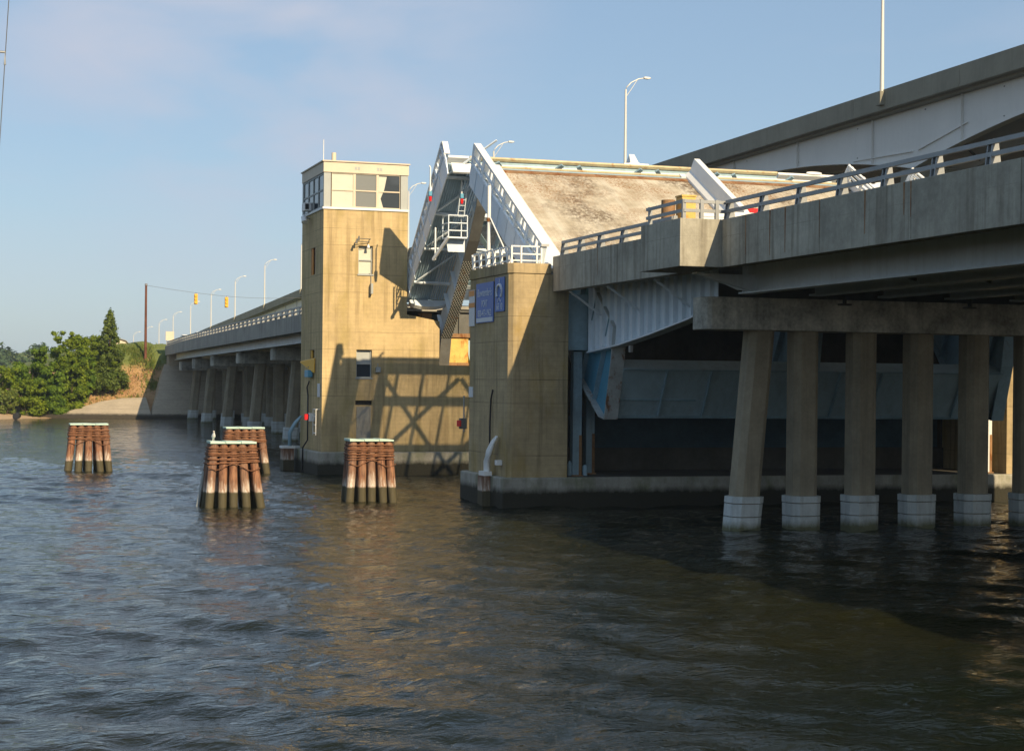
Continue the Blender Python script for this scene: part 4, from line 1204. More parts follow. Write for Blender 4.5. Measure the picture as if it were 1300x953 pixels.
# ------------------------------------------------------------------ bascule leaves (built in leaf space: Y along the leaf, Z off the deck)
XC = 30.65
def make_leaf(label, y0, z0, ang, far_side, L=10.3, top=0.92, dw=0.0):
    rot = (R(ang), 0, math.pi if far_side else 0)
    t = thing('bascule_leaf', label, 'bridge leaf', (XC, y0, z0), 'bascule leaves', local=True, rot=rot)
    fl = -1 if far_side else 1
    def bx(s, xa, xb, a, b, c, d): s.box(fl * (xa - XC), fl * (xb - XC), a, b, c, d)
    X = lambda x: fl * (x - XC)
    W0, W1, WR = 20.3 + dw, 41.0, 37.6
    # grating deck
    s = MB(); x0_ = 21.55 + dw
    for q in np.arange(.05, L - .4, .085): bx(s, x0_, WR, q, q + .022, -.05, 0)
    for q in np.arange(x0_, WR, .19): bx(s, q, q + .012, .051, L - .38, -.047, -.003)
    s.build('grating_deck', 'deck', t)
    s = MB(); bx(s, 20.5 + dw, 21.5 + dw, .0, L - .1, 0.0, .14); s.build('sidewalk', 'white', t)
    s = MB(); bx(s, 37.7, 40.9, .0, L - .1, -.02, .12); s.build('sidewalk', 'white', t)
    # tip beam
    s = MB(); bx(s, 21.5 + dw, WR, L - .34, L - .22, -.22, .035); o = s.build('tip_beam', 'tealpale', t)
    s = MB(); bx(s, 21.5 + dw, WR, L - .16, L, -.06, .05); s.build('tip_plate', 'tiprust', o)
    s = MB(); bx(s, 21.55, WR, L - .62, L - .36, .001, .03); s.build('joint_plate', 'rusty', o)
    s = MB(); bx(s, 20.6 + dw, 40.5, L - .3, L - .2, -.85, -.24); s.build('end_floorbeam', 'white', t)
    # west fascia plate and pierced barrier
    s = MB(); s.prism([(0.6, -.85 if not far_side else -.35), (L - .2, -.80 if not far_side else -1.0), (L, -.3), (L, .14), (0.0, .14), (-.1, -.1)], 'x', X(W0), X(W0 + .05))
    o = s.build('fascia_plate', 'paint', t)
    s = MB(); bx(s, W0 - .03, W0 + .08, -.05, L, .10, .16)
    for k in range(8): bx(s, W0 - .02, W0, .9 + k * 1.2, .93 + k * 1.2, -.8, .1)
    s.build('edge_strip', 'paint', o)
    s = MB(); bx(s, W0 - .02, W0 + .28, .2, L, top - .1, top); s.prism([(L, top), (L + .12, top - .1), (L + .04, .1), (L, .1)], 'x', X(W0), X(W0 + .26)); o = s.build('barrier_cap', 'white', t)
    for k in range(7):
        yy = .25 + k * (L - .5) / 6
        s = MB(); bx(s, W0 - .02, W0 + .22, yy, yy + .13, .16, top - .1); s.build('barrier_post', 'paint', t)
    s = MB()
    for k in range(6):
        yy = .25 + k * (L - .5) / 6
        for q in (.45, .95): bx(s, W0 + .03, W0 + .10, yy + q, yy + q + .06, .16, top - .1)
    bx(s, W0 + .02, W0 + .11, .3, L - .1, .38, .46)
    s.build('barrier_mesh', 'paint', t)
    # median barrier, flared jersey section
    c = 30.3; tp = .86
    prof = [(-.42, 0), (-.40, .10), (-.2, .32), (-.13, tp), (.13, tp), (.2, .32), (.40, .10), (.42, 0)]
    s = MB(); s.prism([(X(c) + p[0], p[1] + .01) for p in prof], 'y', .5, L - .1); s.build('median_barrier', 'white', t, bevel=.01)
    s = MB(); bx(s, c - .62, c + .62, L - .3, L + .02, .0, .1); s.build('barrier_shoe', 'white', t)
    # east barriers
    for xb in (() if far_side else (37.6, 40.8)):
        s = MB()
        bx(s, xb, xb + .08, .3, L - .1, .1, .34)
        for z in (.55, .76, .95): bx(s, xb - .02, xb + .1, .3, L - .1, z - .06, z)
        for k in range(9): bx(s, xb - .03, xb + .12, .4 + k * (L - .8) / 8, .52 + k * (L - .8) / 8, .1, .96)
        s.prism([(L - .1, .97), (L - .02, .97), (L + .25, .1), (L - .1, .1)], 'x', X(xb + .02), X(xb + .1))
        s.build('east_barrier', 'white', t)
    s = MB(); s.prism([(X(39.6) + .42 * math.cos(a), .10 + .09 * math.sin(a)) for a in [6.283 * k / 16 for k in range(16)]], 'y', L - .45, L + .0); s.build('nose_block', 'white', t)
    # main girders
    gx = 22.5 + dw * .7
    if far_side:
        gp = [(L - .4, -.15), (L - .4, -.55), (L - 2, -1.1), (5.5, -1.45), (1.5, -1.75), (-.9, -1.75), (-2.2, -2.6), (-3.4, -2.6), (-3.2, -.4), (0, -.15)]
    else:
        gp = [(L - .4, -.15), (L - .4, -.7), (6.5, -1.6), (3.0, -2.7), (0.4, -3.7), (-.4, -3.98), (-3.5, -4.1), (-4.05, -3.9), (-3.6, -1.75), (-3.2, -.6), (0, -.15)]
    for j, g in enumerate((gx, 30.3, 38.6)):
        s = MB(); s.prism(gp, 'x', X(g - .015), X(g + .015))
        o = s.build('main_girder', 'paint' if far_side else ('brightblue' if j == 0 else 'blue'), t)
        s = MB(); hw = .26
        n = len(gp)
        for k in range(1, n - 1):
            a, b = Vector((0, *gp[k])), Vector((0, *gp[k + 1]))
            if far_side and k > 6: break
            d = (b - a)
            nn = Vector((0, -d.z, d.y)).normalized() * .025
            q = []
            for (xx) in (g - hw, g + hw):
                for p_ in (a - nn, a + nn, b + nn, b - nn): q.append((X(xx), p_.y, p_.z))
            s.add(q, [(0, 1, 2, 3), (7, 6, 5, 4), (0, 4, 5, 1), (1, 5, 6, 2), (2, 6, 7, 3), (3, 7, 4, 0)])
        s.build('girder_flange', 'flange' if far_side else ('palerust' if j == 0 else 'blue'), o)
        s = MB()
        for yy in np.arange(-2.5, L - 1, 1.55):
            zb = np.interp(yy, [p[0] for p in gp[1:6]][::-1], [p[1] for p in gp[1:6]][::-1])
            for sd in ((1,) if far_side and j == 0 else (-1, 1)): s.box(X(g) + sd * .016, X(g) + sd * .2, yy, yy + .02, max(zb, -4) + .03, -.16)
        s.build('web_ribs', 'paint' if far_side else 'blue', o)
        if far_side and j == 0:
            s = MB()
            s.box(X(g) - .27, X(g) + .27, -.88, 1.5, -1.79, -1.778)
            v_ = [(X(g) - .27, 1.5, -1.79), (X(g) + .27, 1.5, -1.79), (X(g) + .27, 4.3, -1.582), (X(g) - .27, 4.3, -1.582)]
            s.add(v_, [(0, 1, 2, 3)])
            s.build('rack_strip', 'punched', o)
    # floor beams, stringers, bracing, sidewalk underside
    s = MB()
    for yy in (1.6, 3.9, 6.2, 8.5):
        bx(s, gx, 40.5, yy, yy + .05, -.7, -.14); bx(s, gx, 40.5, yy - .1, yy + .15, -.72, -.7)
    s.build('floor_beam', 'paint' if far_side else 'blue', t)
    s = MB()
    for x in np.arange(23.3, 37.5, 1.3): bx(s, x, x + .05, .2, L - .4, -.5, -.06)
    s.build('stringers', 'soffit', t)
    s = MB()
    for x in np.arange(20.6 + dw, 22.4 + dw * .7, .11): bx(s, x, x + .06, .1, L - .4, -.15, -.10)
    bx(s, 20.4 + dw, 21.5 + dw, .1, L - .4, -.10, -.062)
    s.build('ribbed_soffit', 'soffit', t)
    s = MB()
    for a in (0, 1, 2, 3):
        ya = 1.6 + a * 2.3
        s.bar((X(20.6 + dw), ya, -.28), (X(22.4 + dw), ya + 2.2, -.28), .07, .07)
    s.build('diagonal_brace', 'paint', t)
    s = MB()
    for a in range(2):
        ya = 1.2 + a * 4.3
        for x in (22.6, 26.5, 30.4, 34.3):
            s.bar((X(x + dw), ya, -.62), (X(x + 3.8), ya + 4.2, -.62), .2, .1); s.bar((X(x + 3.8), ya, -.64), (X(x + dw), ya + 4.2, -.64), .2, .1)
    s.build('cross_brace', 'blue', t)
    s = MB()
    for yy in (1.4, 3.7, 6.0, 8.3): s = MB(); s.bar((X(20.45 + dw), yy, -.24), (X(22.45 + dw * .7), yy, -.3), .1, .14); (s.build('sidewalk_bracket', 'paint', t) if far_side else None)
    if not far_side:
        s = MB(); bx(s, 22.8, 38.4, .2, 3.6, -1.0, -.94); s.build('heel_or_sunblock_plate', 'flange', t)  # added plate: stops sun through the grating from lighting the pit
        s = MB(); bx(s, 22.75, 38.4, -3.74, -3.0, -3.95, -2.03); cw = s.build('counterweight', 'tealpale', t)
        s = MB()
        for x in np.arange(24.4, 38, 1.75): bx(s, x, x + .05, -3.86, -3.741, -3.93, -2.05)
        bx(s, 22.75, 38.4, -3.83, -3.74, -4.0, -3.951); bx(s, 22.75, 38.4, -3.83, -3.741, -2.029, -1.99)
        bx(s, 22.76, 25.8, -3.80, -3.741, -3.30, -3.25)
        s.build('web_ribs', 'blue', cw)
        s = MB(); s.prism([(L - .2, .0), (L - .2, -.78), (0.6, -.78), (0.6, 0)], 'x', X(41.0), X(41.05)); s.build('fascia_plate', 'paint', t)
    else:
        # rounded end plate at the heel of the sidewalk
        pl = [(20.5 + dw, -.2), (22.3 + dw, -.2)] + [(21.4 + dw + .95 * math.cos(a), -.22 - .42 * abs(math.sin(a)) ** .8) for a in [-.15 - 2.84 * k / 14 for k in range(15)]]
        s = MB(); s.prism([(X(a), b) for a, b in pl], 'y', -.1, .12); s.build('heel_or_sunblock_plate', 'paint', t)
        # hinge counterweight box, in the shade
        s = MB(); bx(s, 24.4, 38.4, -3.4, -2.2, -2.7, -.7); s.build('counterweight', 'tealpale', t)
    return t
leafN = make_leaf('near raised bascule leaf, its rusty grating roadway and white side barrier facing the camera', 60.2, 8.62, 28.5, False, top=1.0)
leafF = make_leaf('far raised bascule leaf next to the control tower, showing its blue grey ribbed underside', 82.8, 8.62, 41.0, True, L=9.4, dw=0.65)

# inspection platform hung under the far leaf
t = thing('inspection_platform', 'pale railed inspection platform and ladder hung under the far leaf', 'platform', (21.9, 76.2, 10.7))
s = MB(); s.box(21.35, 22.25, 75.6, 76.6, 10.85, 10.92); s.prism([(21.35, 10.85), (22.25, 10.85), (22.25, 10.25), (21.45, 10.25)], 'y', 76.0, 76.05); s.build('floor', 'paint', t)
s = MB()
for x in (21.35, 22.25):
    for y in (75.6, 76.6): s.tube([(x, y, 10.9), (x, y, 11.9)], .03, 6)
for z in (11.2, 11.55, 11.9):
    s.tube([(21.35, 75.6, z), (22.25, 75.6, z)], .03, 6); s.tube([(21.35, 75.6, z), (21.35, 76.6, z)], .03, 6)
s.build('hand_rail', 'paint', t)
s = MB(); s.bar((21.35, 75.6, 10.9), (20.9, 76.6, 9.9), .1, .12); s.bar((21.0, 76.6, 9.9), (21.0, 76.6, 11.4), .06, .06); s.build('brace', 'white', t)
s = MB()
for x in (21.9, 22.2):
    s.tube([(x, 76.0, 11.9), (x, 75.2, 14.1)], .028, 6)
for k in range(9): s.tube([(21.9, 76 - .8 * k / 9, 11.9 + 2.2 * k / 9), (22.2, 76 - .8 * k / 9, 11.9 + 2.2 * k / 9)], .018, 5)
s.build('ladder', 'paint', t)
t.location = t.location + Vector((.12, 1.2, .30))
nav_light(20.5, 76.5, 13.0, 'red navigation light on a white pipe at the outer side of the far leaf', up=1.1)
nav_light(22.0, 76.5, 12.95, 'red navigation light hung under the far leaf beside the ladder', up=1.0)

# ------------------------------------------------------------------ traffic gate and road furniture on the near span
t = thing('traffic_gate', 'lowered red and white traffic gate arm across the road behind the parapet rail', 'barrier', (27.4, 49.5, 8.62))
s = MB(); s.box(27.2, 27.6, 49.2, 49.7, 8.62, 9.9); s.build('cabinet', 'white', t, bevel=.03)
s = MB(); s.box(23.4, 27.5, 49.4, 49.45, 9.9, 10.05); a_ = s.build('arm', 'white', t)
s = MB()
for x in (23.6, 24.45, 25.3, 26.15, 27.0): s.prism([(x, 9.895), (x + .42, 9.895), (x + .3, 10.055), (x - .12, 10.055)], 'y', 49.395, 49.455)
s.build('stripe', 'red', a_)
t = thing('utility_cabinet', 'rust stained yellow cabinet standing behind the refuge bay rail', 'cabinet', (21.8, 50.0, 8.62))
s = MB(); s.box(21.55, 22.02, 50.0, 50.5, 8.62, 10.40); s.build('body', 'yellowrust', t, bevel=.02)
s = MB(); s.box(21.53, 22.04, 49.98, 50.52, 10.4, 10.45); s.build('lid', 'yellowrust', t)
s = MB(); s.tube([(21.25, 50.4, 8.62), (21.25, 50.4, 8.8), (21.25, 50.4, 10.3)], [.24, .22, .22], 14); s.tube([(21.25, 50.4, 9.2), (21.25, 50.4, 9.25)], .235, 14)
tag(s.build('drum', 'rusty', at=(21.25, 50.4, 8.62)), 'dark brown drum beside the yellow cabinet', 'drum')
t = thing('guard_barrier', 'pale steel beam barrier standing across the sidewalk behind the refuge bay', 'barrier', (22.8, 49.6, 8.62))
s = MB(); s.box(21.9, 24.0, 49.30, 49.36, 9.62, 9.90); s.box(21.9, 24.0, 49.28, 49.38, 9.72, 9.78); s.build('beam', 'white', t)
s = MB(); s.box(22.05, 23.9, 49.5, 49.54, 8.8, 9.5); s.build('lower_panel', 'cabpanel', t)
for x in (22.1, 23.1, 23.9):
    s = MB(); s.box(x - .05, x + .05, 49.36, 49.46, 8.62, 9.95); s.build('post', 'galv', t)

# ------------------------------------------------------------------ high level viaduct behind
hv = thing('high_viaduct', 'high level viaduct behind, concrete parapet over pale haunched girders, climbing to the right', 'bridge', (52, 75, 15))
KV = 1.2
HXF = 44.0 * KV
def hz(y):
    return 4.5 + KV * (hz0(y / KV) - 4.5)
def hz0(y):
    return np.interp(y, [-60, 65, 106, 170, 230, 262, 290, 325, 350, 379, 430, 520, 700], [19.2, 19.45, 19.15, 18.3, 16.95, 15.95, 15.1, 14.1, 13.2, 12.2, 10.8, 9.4, 8.6])
def hbot(y):
    # haunched soffit: piers every 40 m at y = 75, 115, ...
    u = ((y / KV - 75) / 40.0) % 1.0
    d = 2.15 + 1.75 * abs(2 * u - 1) ** 2.2
    return hz(y) - KV * (0.2 + d * (1.0 if y < 288 else 0.9))
ysh = list(np.arange(-60, 240, 2.0)) + list(np.arange(240, 840, 10.0))
def hl(s, ys, xa, xb, fa, fb):
    v = []; f = []
    for y in ys:
        za, zb = fa(y), fb(y)
        v += [(xa, y, za), (xb, y, za), (xb, y, zb), (xa, y, zb)]
    n = len(ys)
    for i in range(n - 1):
        for j in range(4): f.append((i * 4 + j, i * 4 + (j + 1) % 4, i * 4 + 4 + (j + 1) % 4, i * 4 + 4 + j))
    f += [(3, 2, 1, 0), (n * 4 - 4, n * 4 - 3, n * 4 - 2, n * 4 - 1)]
    s.add(v, f)
for q in range(-5, 35):
    ya, yb = q * 12.0, q * 12.0 + 11.96
    yy_ = list(np.linspace(ya, yb, 7))
    s = MB(); hl(s, yy_, HXF, HXF + .4, lambda y: hz(y) - 1.25, hz); hl(s, yy_, HXF - .06, HXF - .001, lambda y: hz(y) - 1.22, lambda y: hz(y) - 1.1); s.build('parapet', 'highconc', hv)
s = MB(); hl(s, [y for y in ysh if y > 421], HXF, HXF + .4, lambda y: hz(y) - 1.25, hz); s.build('parapet', 'highconc', hv)
s = MB(); hl(s, ysh, HXF + .42, HXF + 15, lambda y: hz(y) - 1.4, lambda y: hz(y) - 1.1); s.build('deck_slab', 'highconc', hv)
s = MB(); hl(s, ysh, HXF + 15, HXF + 15.4, lambda y: hz(y) - 1.05, hz); s.build('east_parapet', 'highconc', hv)
for i, gx in enumerate((.9, 4.6, 8.6, 12.4)):
    s = MB(); hl(s, ysh, HXF + gx, HXF + gx + .04, hbot, lambda y: hz(y) - 1.4)
    o = s.build('arched_girder', 'highpaint', hv)
    s = MB(); hl(s, ysh, HXF + gx - .25, HXF + gx + .29, lambda y: hbot(y) - .06, lambda y: hbot(y) + .005)
    if i == 0:
        for y in np.arange(-55, 420, 10.0):
            s.box(HXF + gx - .16, HXF + gx - .002, y - .012, y + .012, hbot(y), hz(y) - 1.4)
        # longitudinal haunch stiffeners fanning from the pier
        for yp in (75 * KV, 115 * KV):
            s.bar((HXF + gx - .05, yp - .3, hbot(yp) + 1.0), (HXF + gx - .05, yp - 5.5, hbot(yp) + 1.9), .1, .05)
            s.bar((HXF + gx - .05, yp + .3, hbot(yp) + 1.0), (HXF + gx - .05, yp + 7.5, hbot(yp) + 1.25), .1, .05)
    s.build('flange', 'highpaint', o)
s = MB()
for y in np.arange(-55, 420, 8.0):
    for a, b in ((.9, 4.6), (4.6, 8.6), (8.6, 12.4)):
        s.bar((HXF + a, y, hz(y) - 1.6), (HXF + b, y, hbot(y) + .3), .12, .12); s.bar((HXF + b, y, hz(y) - 1.6), (HXF + a, y, hbot(y) + .3), .12, .12)
s.build('cross_bracing', 'flange', hv)
for yp in [KV * q for q in (-5, 35, 75, 115, 155, 195, 235, 275, 315, 355)]:
    t = thing('viaduct_pier', 'tall concrete pier of the high viaduct', 'bridge pier', (HXF + 7, yp, 0), 'high viaduct piers')
    zc = hbot(yp) - .1
    if abs(yp - 75 * KV) < .1: t['label'] = 'viaduct pier seen behind the parapet rail under the meeting point of two arches'
    s = MB(); s.prism([(HXF + .4, zc), (HXF + 14, zc), (HXF + 14, zc - .8), (HXF + 12.2, zc - 1.5), (HXF + 2.2, zc - 1.5), (HXF + .4, zc - .8)], 'y', yp - .9, yp + .9); s.build('cap_beam', 'highconc', t, bevel=.03)
    for x in (3.2, 11.2):
        s = MB(); s.hexa([(HXF + x - 1, yp - .8, -2), (HXF + x + 1, yp - .8, -2), (HXF + x + 1, yp + .8, -2), (HXF + x - 1, yp + .8, -2), (HXF + x - .8, yp - .7, zc - 1.5), (HXF + x + .8, yp - .7, zc - 1.5), (HXF + x + .8, yp + .7, zc - 1.5), (HXF + x - .8, yp + .7, zc - 1.5)]); s.build('column', 'highconc', t)

# street lamps along the viaduct, single arm
lamp0 = None
def make_lamp(label):
    t = thing('street_lamp', label, 'street lamp', (0, 0, 0), 'street lamps along the viaduct', local=True)
    s = MB(); s.tube([(0, 0, -.05), (0, 0, 5.9)], [.11, .07], 10); s.build('pole', 'pole', t)
    s = MB(); s.box(-.22, .22, -.22, .22, -.75, -.05); s.build('pedestal', 'highconc', t, bevel=.03)
    s = MB(); s.tube([(0, 0, 5.85), (.06, 0, 6.05), (.4, 0, 6.4), (.95, 0, 6.68), (1.4, 0, 6.76)], [.05, .045, .04, .04, .035], 8)
    s.tube([(0, 0, 5.35), (.35, 0, 5.85), (.85, 0, 6.6)], .022, 6)
    s.build('arm', 'pole', t)
    s = MB(); s.prism([(1.3, 6.79), (1.35, 6.85), (1.75, 6.84), (1.87, 6.75), (1.65, 6.69), (1.35, 6.71)], 'y', -.12, .12); s.build('lamp_head', 'pole', t, bevel=.03)
    return t
LAMPS = [(77.0, 'lamp pole rising out of the top of the picture at the right'), (112.0, 'tall lamp above the raised near leaf roadway'), (143.0, 'lamp peeping over the white barrier of the near leaf'),
         (172.5, 'lamp arm seen between the control cab and the far leaf'), (201, 'lamp hidden behind the control cab'), (230.5, 'lamp pole standing just left of the control tower edge'),
         (259.5, 'lamp first clear of the tower to the left'), (288.5, 'lamp second from the tower, above the long rail'), (317, 'lamp right of the first yellow traffic signal'),
         (346, 'lamp directly behind the left yellow traffic signal'), (375, 'lamp between the signal and the beige box sign'), (402, 'lamp just right of the brown timber pole'), (432, 'lamp half hidden behind the brown timber pole'), (462, 'faintest lamp left of the brown timber pole')]
for i, (y, lab) in enumerate(LAMPS):
    if i == 0: o = lamp0 = make_lamp(lab)
    else: o = copy_tree(lamp0); o['label'] = lab
    y = y * KV
    o.location = (HXF - .05, y, hz(y) - .05)
    o.scale = (KV, KV, KV)

# ------------------------------------------------------------------ shore roadside things
t = thing('timber_pole', 'brown timber pole standing on top of the grassy bank', 'utility pole', (21.9, 215, 7.6))
MB().tube([(21.9, 215, 6.8), (21.9, 215, 16.2)], [.17, .13], 10).build('shaft', 'wood', t)
MB().tube([(21.9, 215, 16.0), (21.9, 215, 16.15)], .17, 10).build('band', 'galv', t)
t = thing('timber_pole', 'timber pole far behind the bridge carrying the other end of the signal wire', 'utility pole', (48, 220, 7.5))
MB().tube([(50, 222, 6), (50, 222, 16.2)], [.17, .13], 10).build('shaft', 'wood', t)
s = MB(); pts = []
for k in range(25):
    u = k / 24; pts.append((21.9 + 28.1 * u, 215 + 7 * u, 16.0 - 1.1 * math.sin(math.pi * u) + .1 * u))
s.tube(pts, .018, 5)
tag(s.build('span_wire', 'flange', at=(36, 218, 15)), 'thin sagging wire carrying the two traffic signals', 'wire')
for k, lab in ((0, 'yellow traffic signal, left of the two on the wire'), (1, 'yellow traffic signal, right of the two on the wire')):
    u = (.222, .362)[k]
    x, y, z = 21.9 + 28.1 * u, 215 + 7 * u, 16.0 - 1.1 * math.sin(math.pi * u) + .1 * u
    t = thing('traffic_signal', lab, 'traffic light', (x, y, z - 1.5), 'traffic signals on the wire')
    MB().box(x - .2, x + .2, y - .2, y + .2, z - 1.42, z - .12).build('housing', 'siggold', t, bevel=.04)
    MB().tube([(x, y, z - .14), (x, y, z + .03)], .04, 6).build('hanger', 'flange', t)
    for q in range(3):
        MB().tube([(x - .02, y - .32, z - .34 - q * .42), (x - .02, y - .18, z - .34 - q * .42)], [.17, .14], 10).build('visor', 'siggold', t)
t = thing('box_sign', 'beige square sign at the end of the far parapet', 'sign', (24.6, 214, 8.6))
MB().box(24.2, 25.2, 213.9, 214.0, 9.3, 10.4).build('panel', 'cabpanel', t)
for x in (24.3, 25.0): MB().box(x, x + .08, 214.0, 214.08, 8.0, 10.3).build('post', 'galv', t)
t = thing('highway_sign', 'small green highway sign left of the timber pole, the lower one', 'sign', (32.2, 330, 6), 'green highway signs')
MB().box(31.5, 32.3, 330, 330.1, 10.1, 10.9).build('panel', 'green', t); MB().box(31.9, 32.0, 330.1, 330.2, 6, 10.5).build('post', 'galv', t)
t = thing('highway_sign', 'green highway sign nearer the timber pole, the higher one', 'sign', (33.4, 332, 6), 'green highway signs')
MB().box(32.7, 33.7, 332, 332.1, 10.4, 11.2).build('panel', 'green', t); MB().box(33.2, 33.3, 332.1, 332.2, 6, 10.8).build('post', 'galv', t)
t = thing('white_house', 'white gabled house peeping over the bank behind the cedar', 'house', (31, 345, 5))
s = MB(); s.prism([(29.2, 4), (32.6, 4), (32.6, 10.0), (31.2, 11.8), (30.2, 12.2), (29.2, 11.6)], 'y', 344, 352); s.build('wall', 'cabpanel', t)
s = MB(); s.prism([(29.0, 11.6), (30.2, 12.3), (31.3, 11.95), (32.9, 10.0), (32.9, 10.12), (31.35, 12.1), (30.2, 12.45), (29.0, 11.75)], 'y', 343.7, 352.3); s.build('roof', 'highconc', t)
s = MB(); s.box(30.6, 31.4, 343.95, 344.0, 8.5, 10.0); s.build('window', 'winglass', t)

def make_car(label, x, y, z, c):
    t = thing('parked_car', label, 'car', (x, y, z), 'cars on the far approach')
    s = MB(); s.prism([(-2.2, .3), (2.2, .3), (2.25, .75), (1.3, .9), (-1.9, .95), (-2.25, .8)], 'x', -.85, .85)
    s.v = [(a + x, b + y, q + z) for a, b, q in s.v]; s.build('body', c, t, bevel=.08)
    s = MB(); s.prism([(-1.8, .94), (1.0, .9), (.4, 1.42), (-1.3, 1.45)], 'x', -.74, .74)
    s.v = [(a + x, b + y, q + z) for a, b, q in s.v]; s.build('window', 'carglass', t, bevel=.05)
    s = MB(); s.prism([(-1.3, 1.45), (.4, 1.42), (.3, 1.5), (-1.2, 1.52)], 'x', -.7, .7)
    s.v = [(a + x, b + y, q + z) for a, b, q in s.v]; s.build('roof', c, t)
    for dx in (-.88, .88):
        for dy in (-1.35, 1.4):
            MB().tube([(x + dx - .1, y + dy, z + .33), (x + dx + .1, y + dy, z + .33)], .33, 14).build('wheel', 'black', t)
make_car('white car on the far approach, closer to the beige box sign', 25.8, 206, fz(206) + .8, 'carwhite')
make_car('white car on the far approach seen through the rail posts', 25.6, 192, fz(192) + .8, 'carwhite')

# ------------------------------------------------------------------ pile dolphins
def make_dolphin(x, y, top, wt, wb, label, seed, pole=False, nrow=3, ncol=5):
    r = random.Random(seed)
    t = thing('pile_dolphin', label, 'mooring piles', (x, y, 0), 'timber pile dolphins')
    rad = wt / ncol / 2 * .97
    dt = rad * 2 * nrow * .95; db = dt * 1.3
    cols_ = []
    for j in range(nrow):
        for i in range(ncol):
            u = (i / (ncol - 1) - .5); v = (j / (nrow - 1) - .5)
            xt = x + u * (wt - 2 * rad); yt = y + v * (dt - 2 * rad)
            xb = x + u * (wb - 2 * rad) + r.uniform(-.07, .07); yb = y + v * db + r.uniform(-.04, .04)
            s = MB()
            pts = []; rs = []
            for k in range(7):
                q = k / 6; z = -1.2 + (top - .05 + 1.2) * q
                qq = (z + 0.0) / top
                pts.append((xb + (xt - xb) * qq + r.uniform(-.008, .008), yb + (yt - yb) * qq, z)); rs.append(rad * (1.0 - .03 * q) * r.uniform(.97, 1.03))
            s.tube(pts, rs, 12); s.build('pile', 'pile', t); cols_.append((j, i, xb, yb, xt, yt))
    # cable wraps
    for zz, n_, tk in ((top - .28, 9, .026), ):
        s = MB()
        for k in range(n_):
            z = top - .17 - k * .066 + r.uniform(-.03, .03)
            qz = z / top
            at_ = {(j_, i_): (xb_ + (xt_ - xb_) * qz, yb_ + (yt_ - yb_) * qz) for j_, i_, xb_, yb_, xt_, yt_ in cols_}
            ring = []
            ro = rad + tk * .8
            def arc(c_, a0, a1, n__=4):
                for q in range(n__ + 1):
                    th = a0 + (a1 - a0) * q / n__
                    ring.append((c_[0] + ro * math.cos(th), c_[1] + ro * math.sin(th)))
            H_ = math.pi / 2
            for i_ in range(ncol): arc(at_[(0, i_)], -H_ - (.9 if i_ else H_ ), -H_ + (.9 if i_ < ncol - 1 else H_))
            for j_ in range(1, nrow - 1): arc(at_[(j_, ncol - 1)], -.5, .5)
            for i_ in range(ncol - 1, -1, -1): arc(at_[(nrow - 1, i_)], H_ - (.9 if i_ < ncol - 1 else H_), H_ + (.9 if i_ else H_))
            for j_ in range(nrow - 2, 0, -1): arc(at_[(j_, 0)], math.pi - .5, math.pi + .5)
            ring.append(ring[0])
            sl = r.uniform(-.05, .05)
            pts = [(p_[0] + r.uniform(-.006, .006), p_[1] + r.uniform(-.006, .006), z + sl * (p_[0] - x) + r.uniform(-.008, .008)) for p_ in ring]
            s.tube(pts, tk * r.uniform(.8, 1.25), 6, cap=False)
        s.build('cable_wrap', 'cable', t)
    # loose strand
    s = MB(); f = 1 + (wb / wt - 1) * .38; pts = []
    for q in range(25):
        u = q / 24; pts.append((x + (u - .5) * wt * f * 1.02, y - dt / 2 * f - .1, top - .82 - .12 * math.sin(u * 9.4) - .06 * u))
    s.tube(pts, .018, 5); s.build('loose_strand', 'cable', t)
    s = MB()
    nb = 3
    for k in range(nb):
        a = x - wt / 2 - .02 + k * (wt + .04) / nb; b = a + (wt + .04) / nb - .012
        dz = r.uniform(-.015, .02)
        s.hexa([(a, y - dt / 2 - .06, top - .03), (b, y - dt / 2 - .06, top - .03), (b, y + dt / 2 + .06, top - .03), (a, y + dt / 2 + .06, top - .03),
                (a, y - dt / 2 - .06, top + .05 + dz), (b, y - dt / 2 - .06, top + .05 - dz), (b, y + dt / 2 + .06, top + .05 - dz), (a, y + dt / 2 + .06, top + .05 + dz)])
    s.build('cap_plate', 'capgreen', t, bevel=.01)
    return t, dt
make_dolphin(6.2, 87.5, 2.28, 1.8, 2.3, 'pile cluster farthest left, standing alone in open water', 1)
_, dt = make_dolphin(9.42, 62.3, 2.28, 1.62, 2.18, 'nearest pile cluster, with a pale stake at its left and a gull on top', 2)
make_dolphin(15.0, 64.6, 2.28, 1.68, 1.98, 'pile cluster in front of the control tower wall', 3)
make_dolphin(13.35, 84.4, 2.2, 1.85, 2.3, 'pile cluster partly hidden behind the nearest one', 4)
s = MB(); s.tube([(8.16, 62.7, -.8), (8.5, 62.7, 1.25)], [.07, .06], 8)
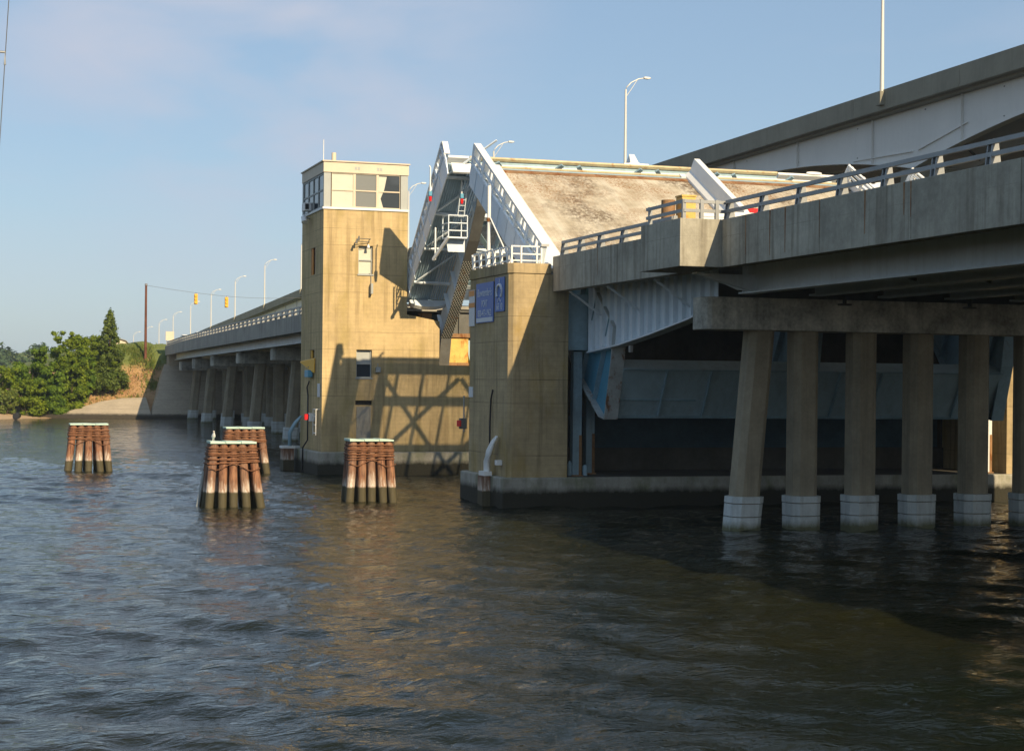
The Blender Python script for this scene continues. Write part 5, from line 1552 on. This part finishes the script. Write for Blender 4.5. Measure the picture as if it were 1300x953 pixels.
tag(s.build('stake', 'cabgrey', at=(8.3, 61.9, 0)), 'pale leaning stake against the left side of the nearest pile cluster', 'stake')
t = thing('gull', 'small white gull perched on the left corner of the nearest pile cap', 'bird', (8.72, 62.0, 2.33))
s = MB(); s.tube([(8.72, 62.05, 2.43), (8.72, 62.0, 2.50), (8.72, 61.93, 2.54), (8.72, 61.88, 2.62), (8.72, 61.86, 2.70)], [.03, .075, .07, .04, .035], 10); s.tube([(8.72, 62.05, 2.44), (8.72, 62.22, 2.42)], [.04, .012], 6)
s.tube([(8.70, 61.99, 2.33), (8.70, 61.99, 2.46)], .008, 5); s.tube([(8.74, 61.99, 2.33), (8.74, 61.99, 2.46)], .008, 5); s.build('body', 'white', t)
MB().tube([(8.72, 61.84, 2.69), (8.72, 61.78, 2.68)], [.012, .004], 6).build('beak', 'siggold', t)

# rigging line and spreader of a moored boat at the left edge
t = thing('boat_mast', 'thin mast stay with a short crossbar at the left edge of the sky', 'mast', (-.6, 24, 0))
MB().tube([(-.6, 24, -.5), (-.6, 24, 13)], [.07, .03], 8).build('mast', 'galv', t)
MB().tube([(.72, 24, 11.6), (.46, 24, 6.6), (.3, 24, 3.6)], .006, 5).build('stay', 'flange', t)
MB().tube([(-.6, 24, 8.83), (.57, 24, 8.83), (.57, 24, 8.66)], .016, 6).build('crossbar', 'galv', t)

# ------------------------------------------------------------------ haze
HAZE = 0.00014
if HAZE:
    m = bpy.data.materials.new('haze'); m.use_nodes = True; nt = m.node_tree; nt.nodes.clear()
    o_ = nt.nodes.new('ShaderNodeOutputMaterial'); v_ = nt.nodes.new('ShaderNodeVolumePrincipled')
    v_.inputs['Color'].default_value = (0.62, 0.78, 1.0, 1); v_.inputs['Density'].default_value = HAZE; v_.inputs['Anisotropy'].default_value = 0.0
    nt.links.new(v_.outputs[0], o_.inputs['Volume'])
    s = MB(); s.box(-850, 900, -140, 1500, -4, 40)
    tag(s.build('haze', m), kind='stuff')

for o in bpy.data.objects:
    if '_local' in o: del o['_local']
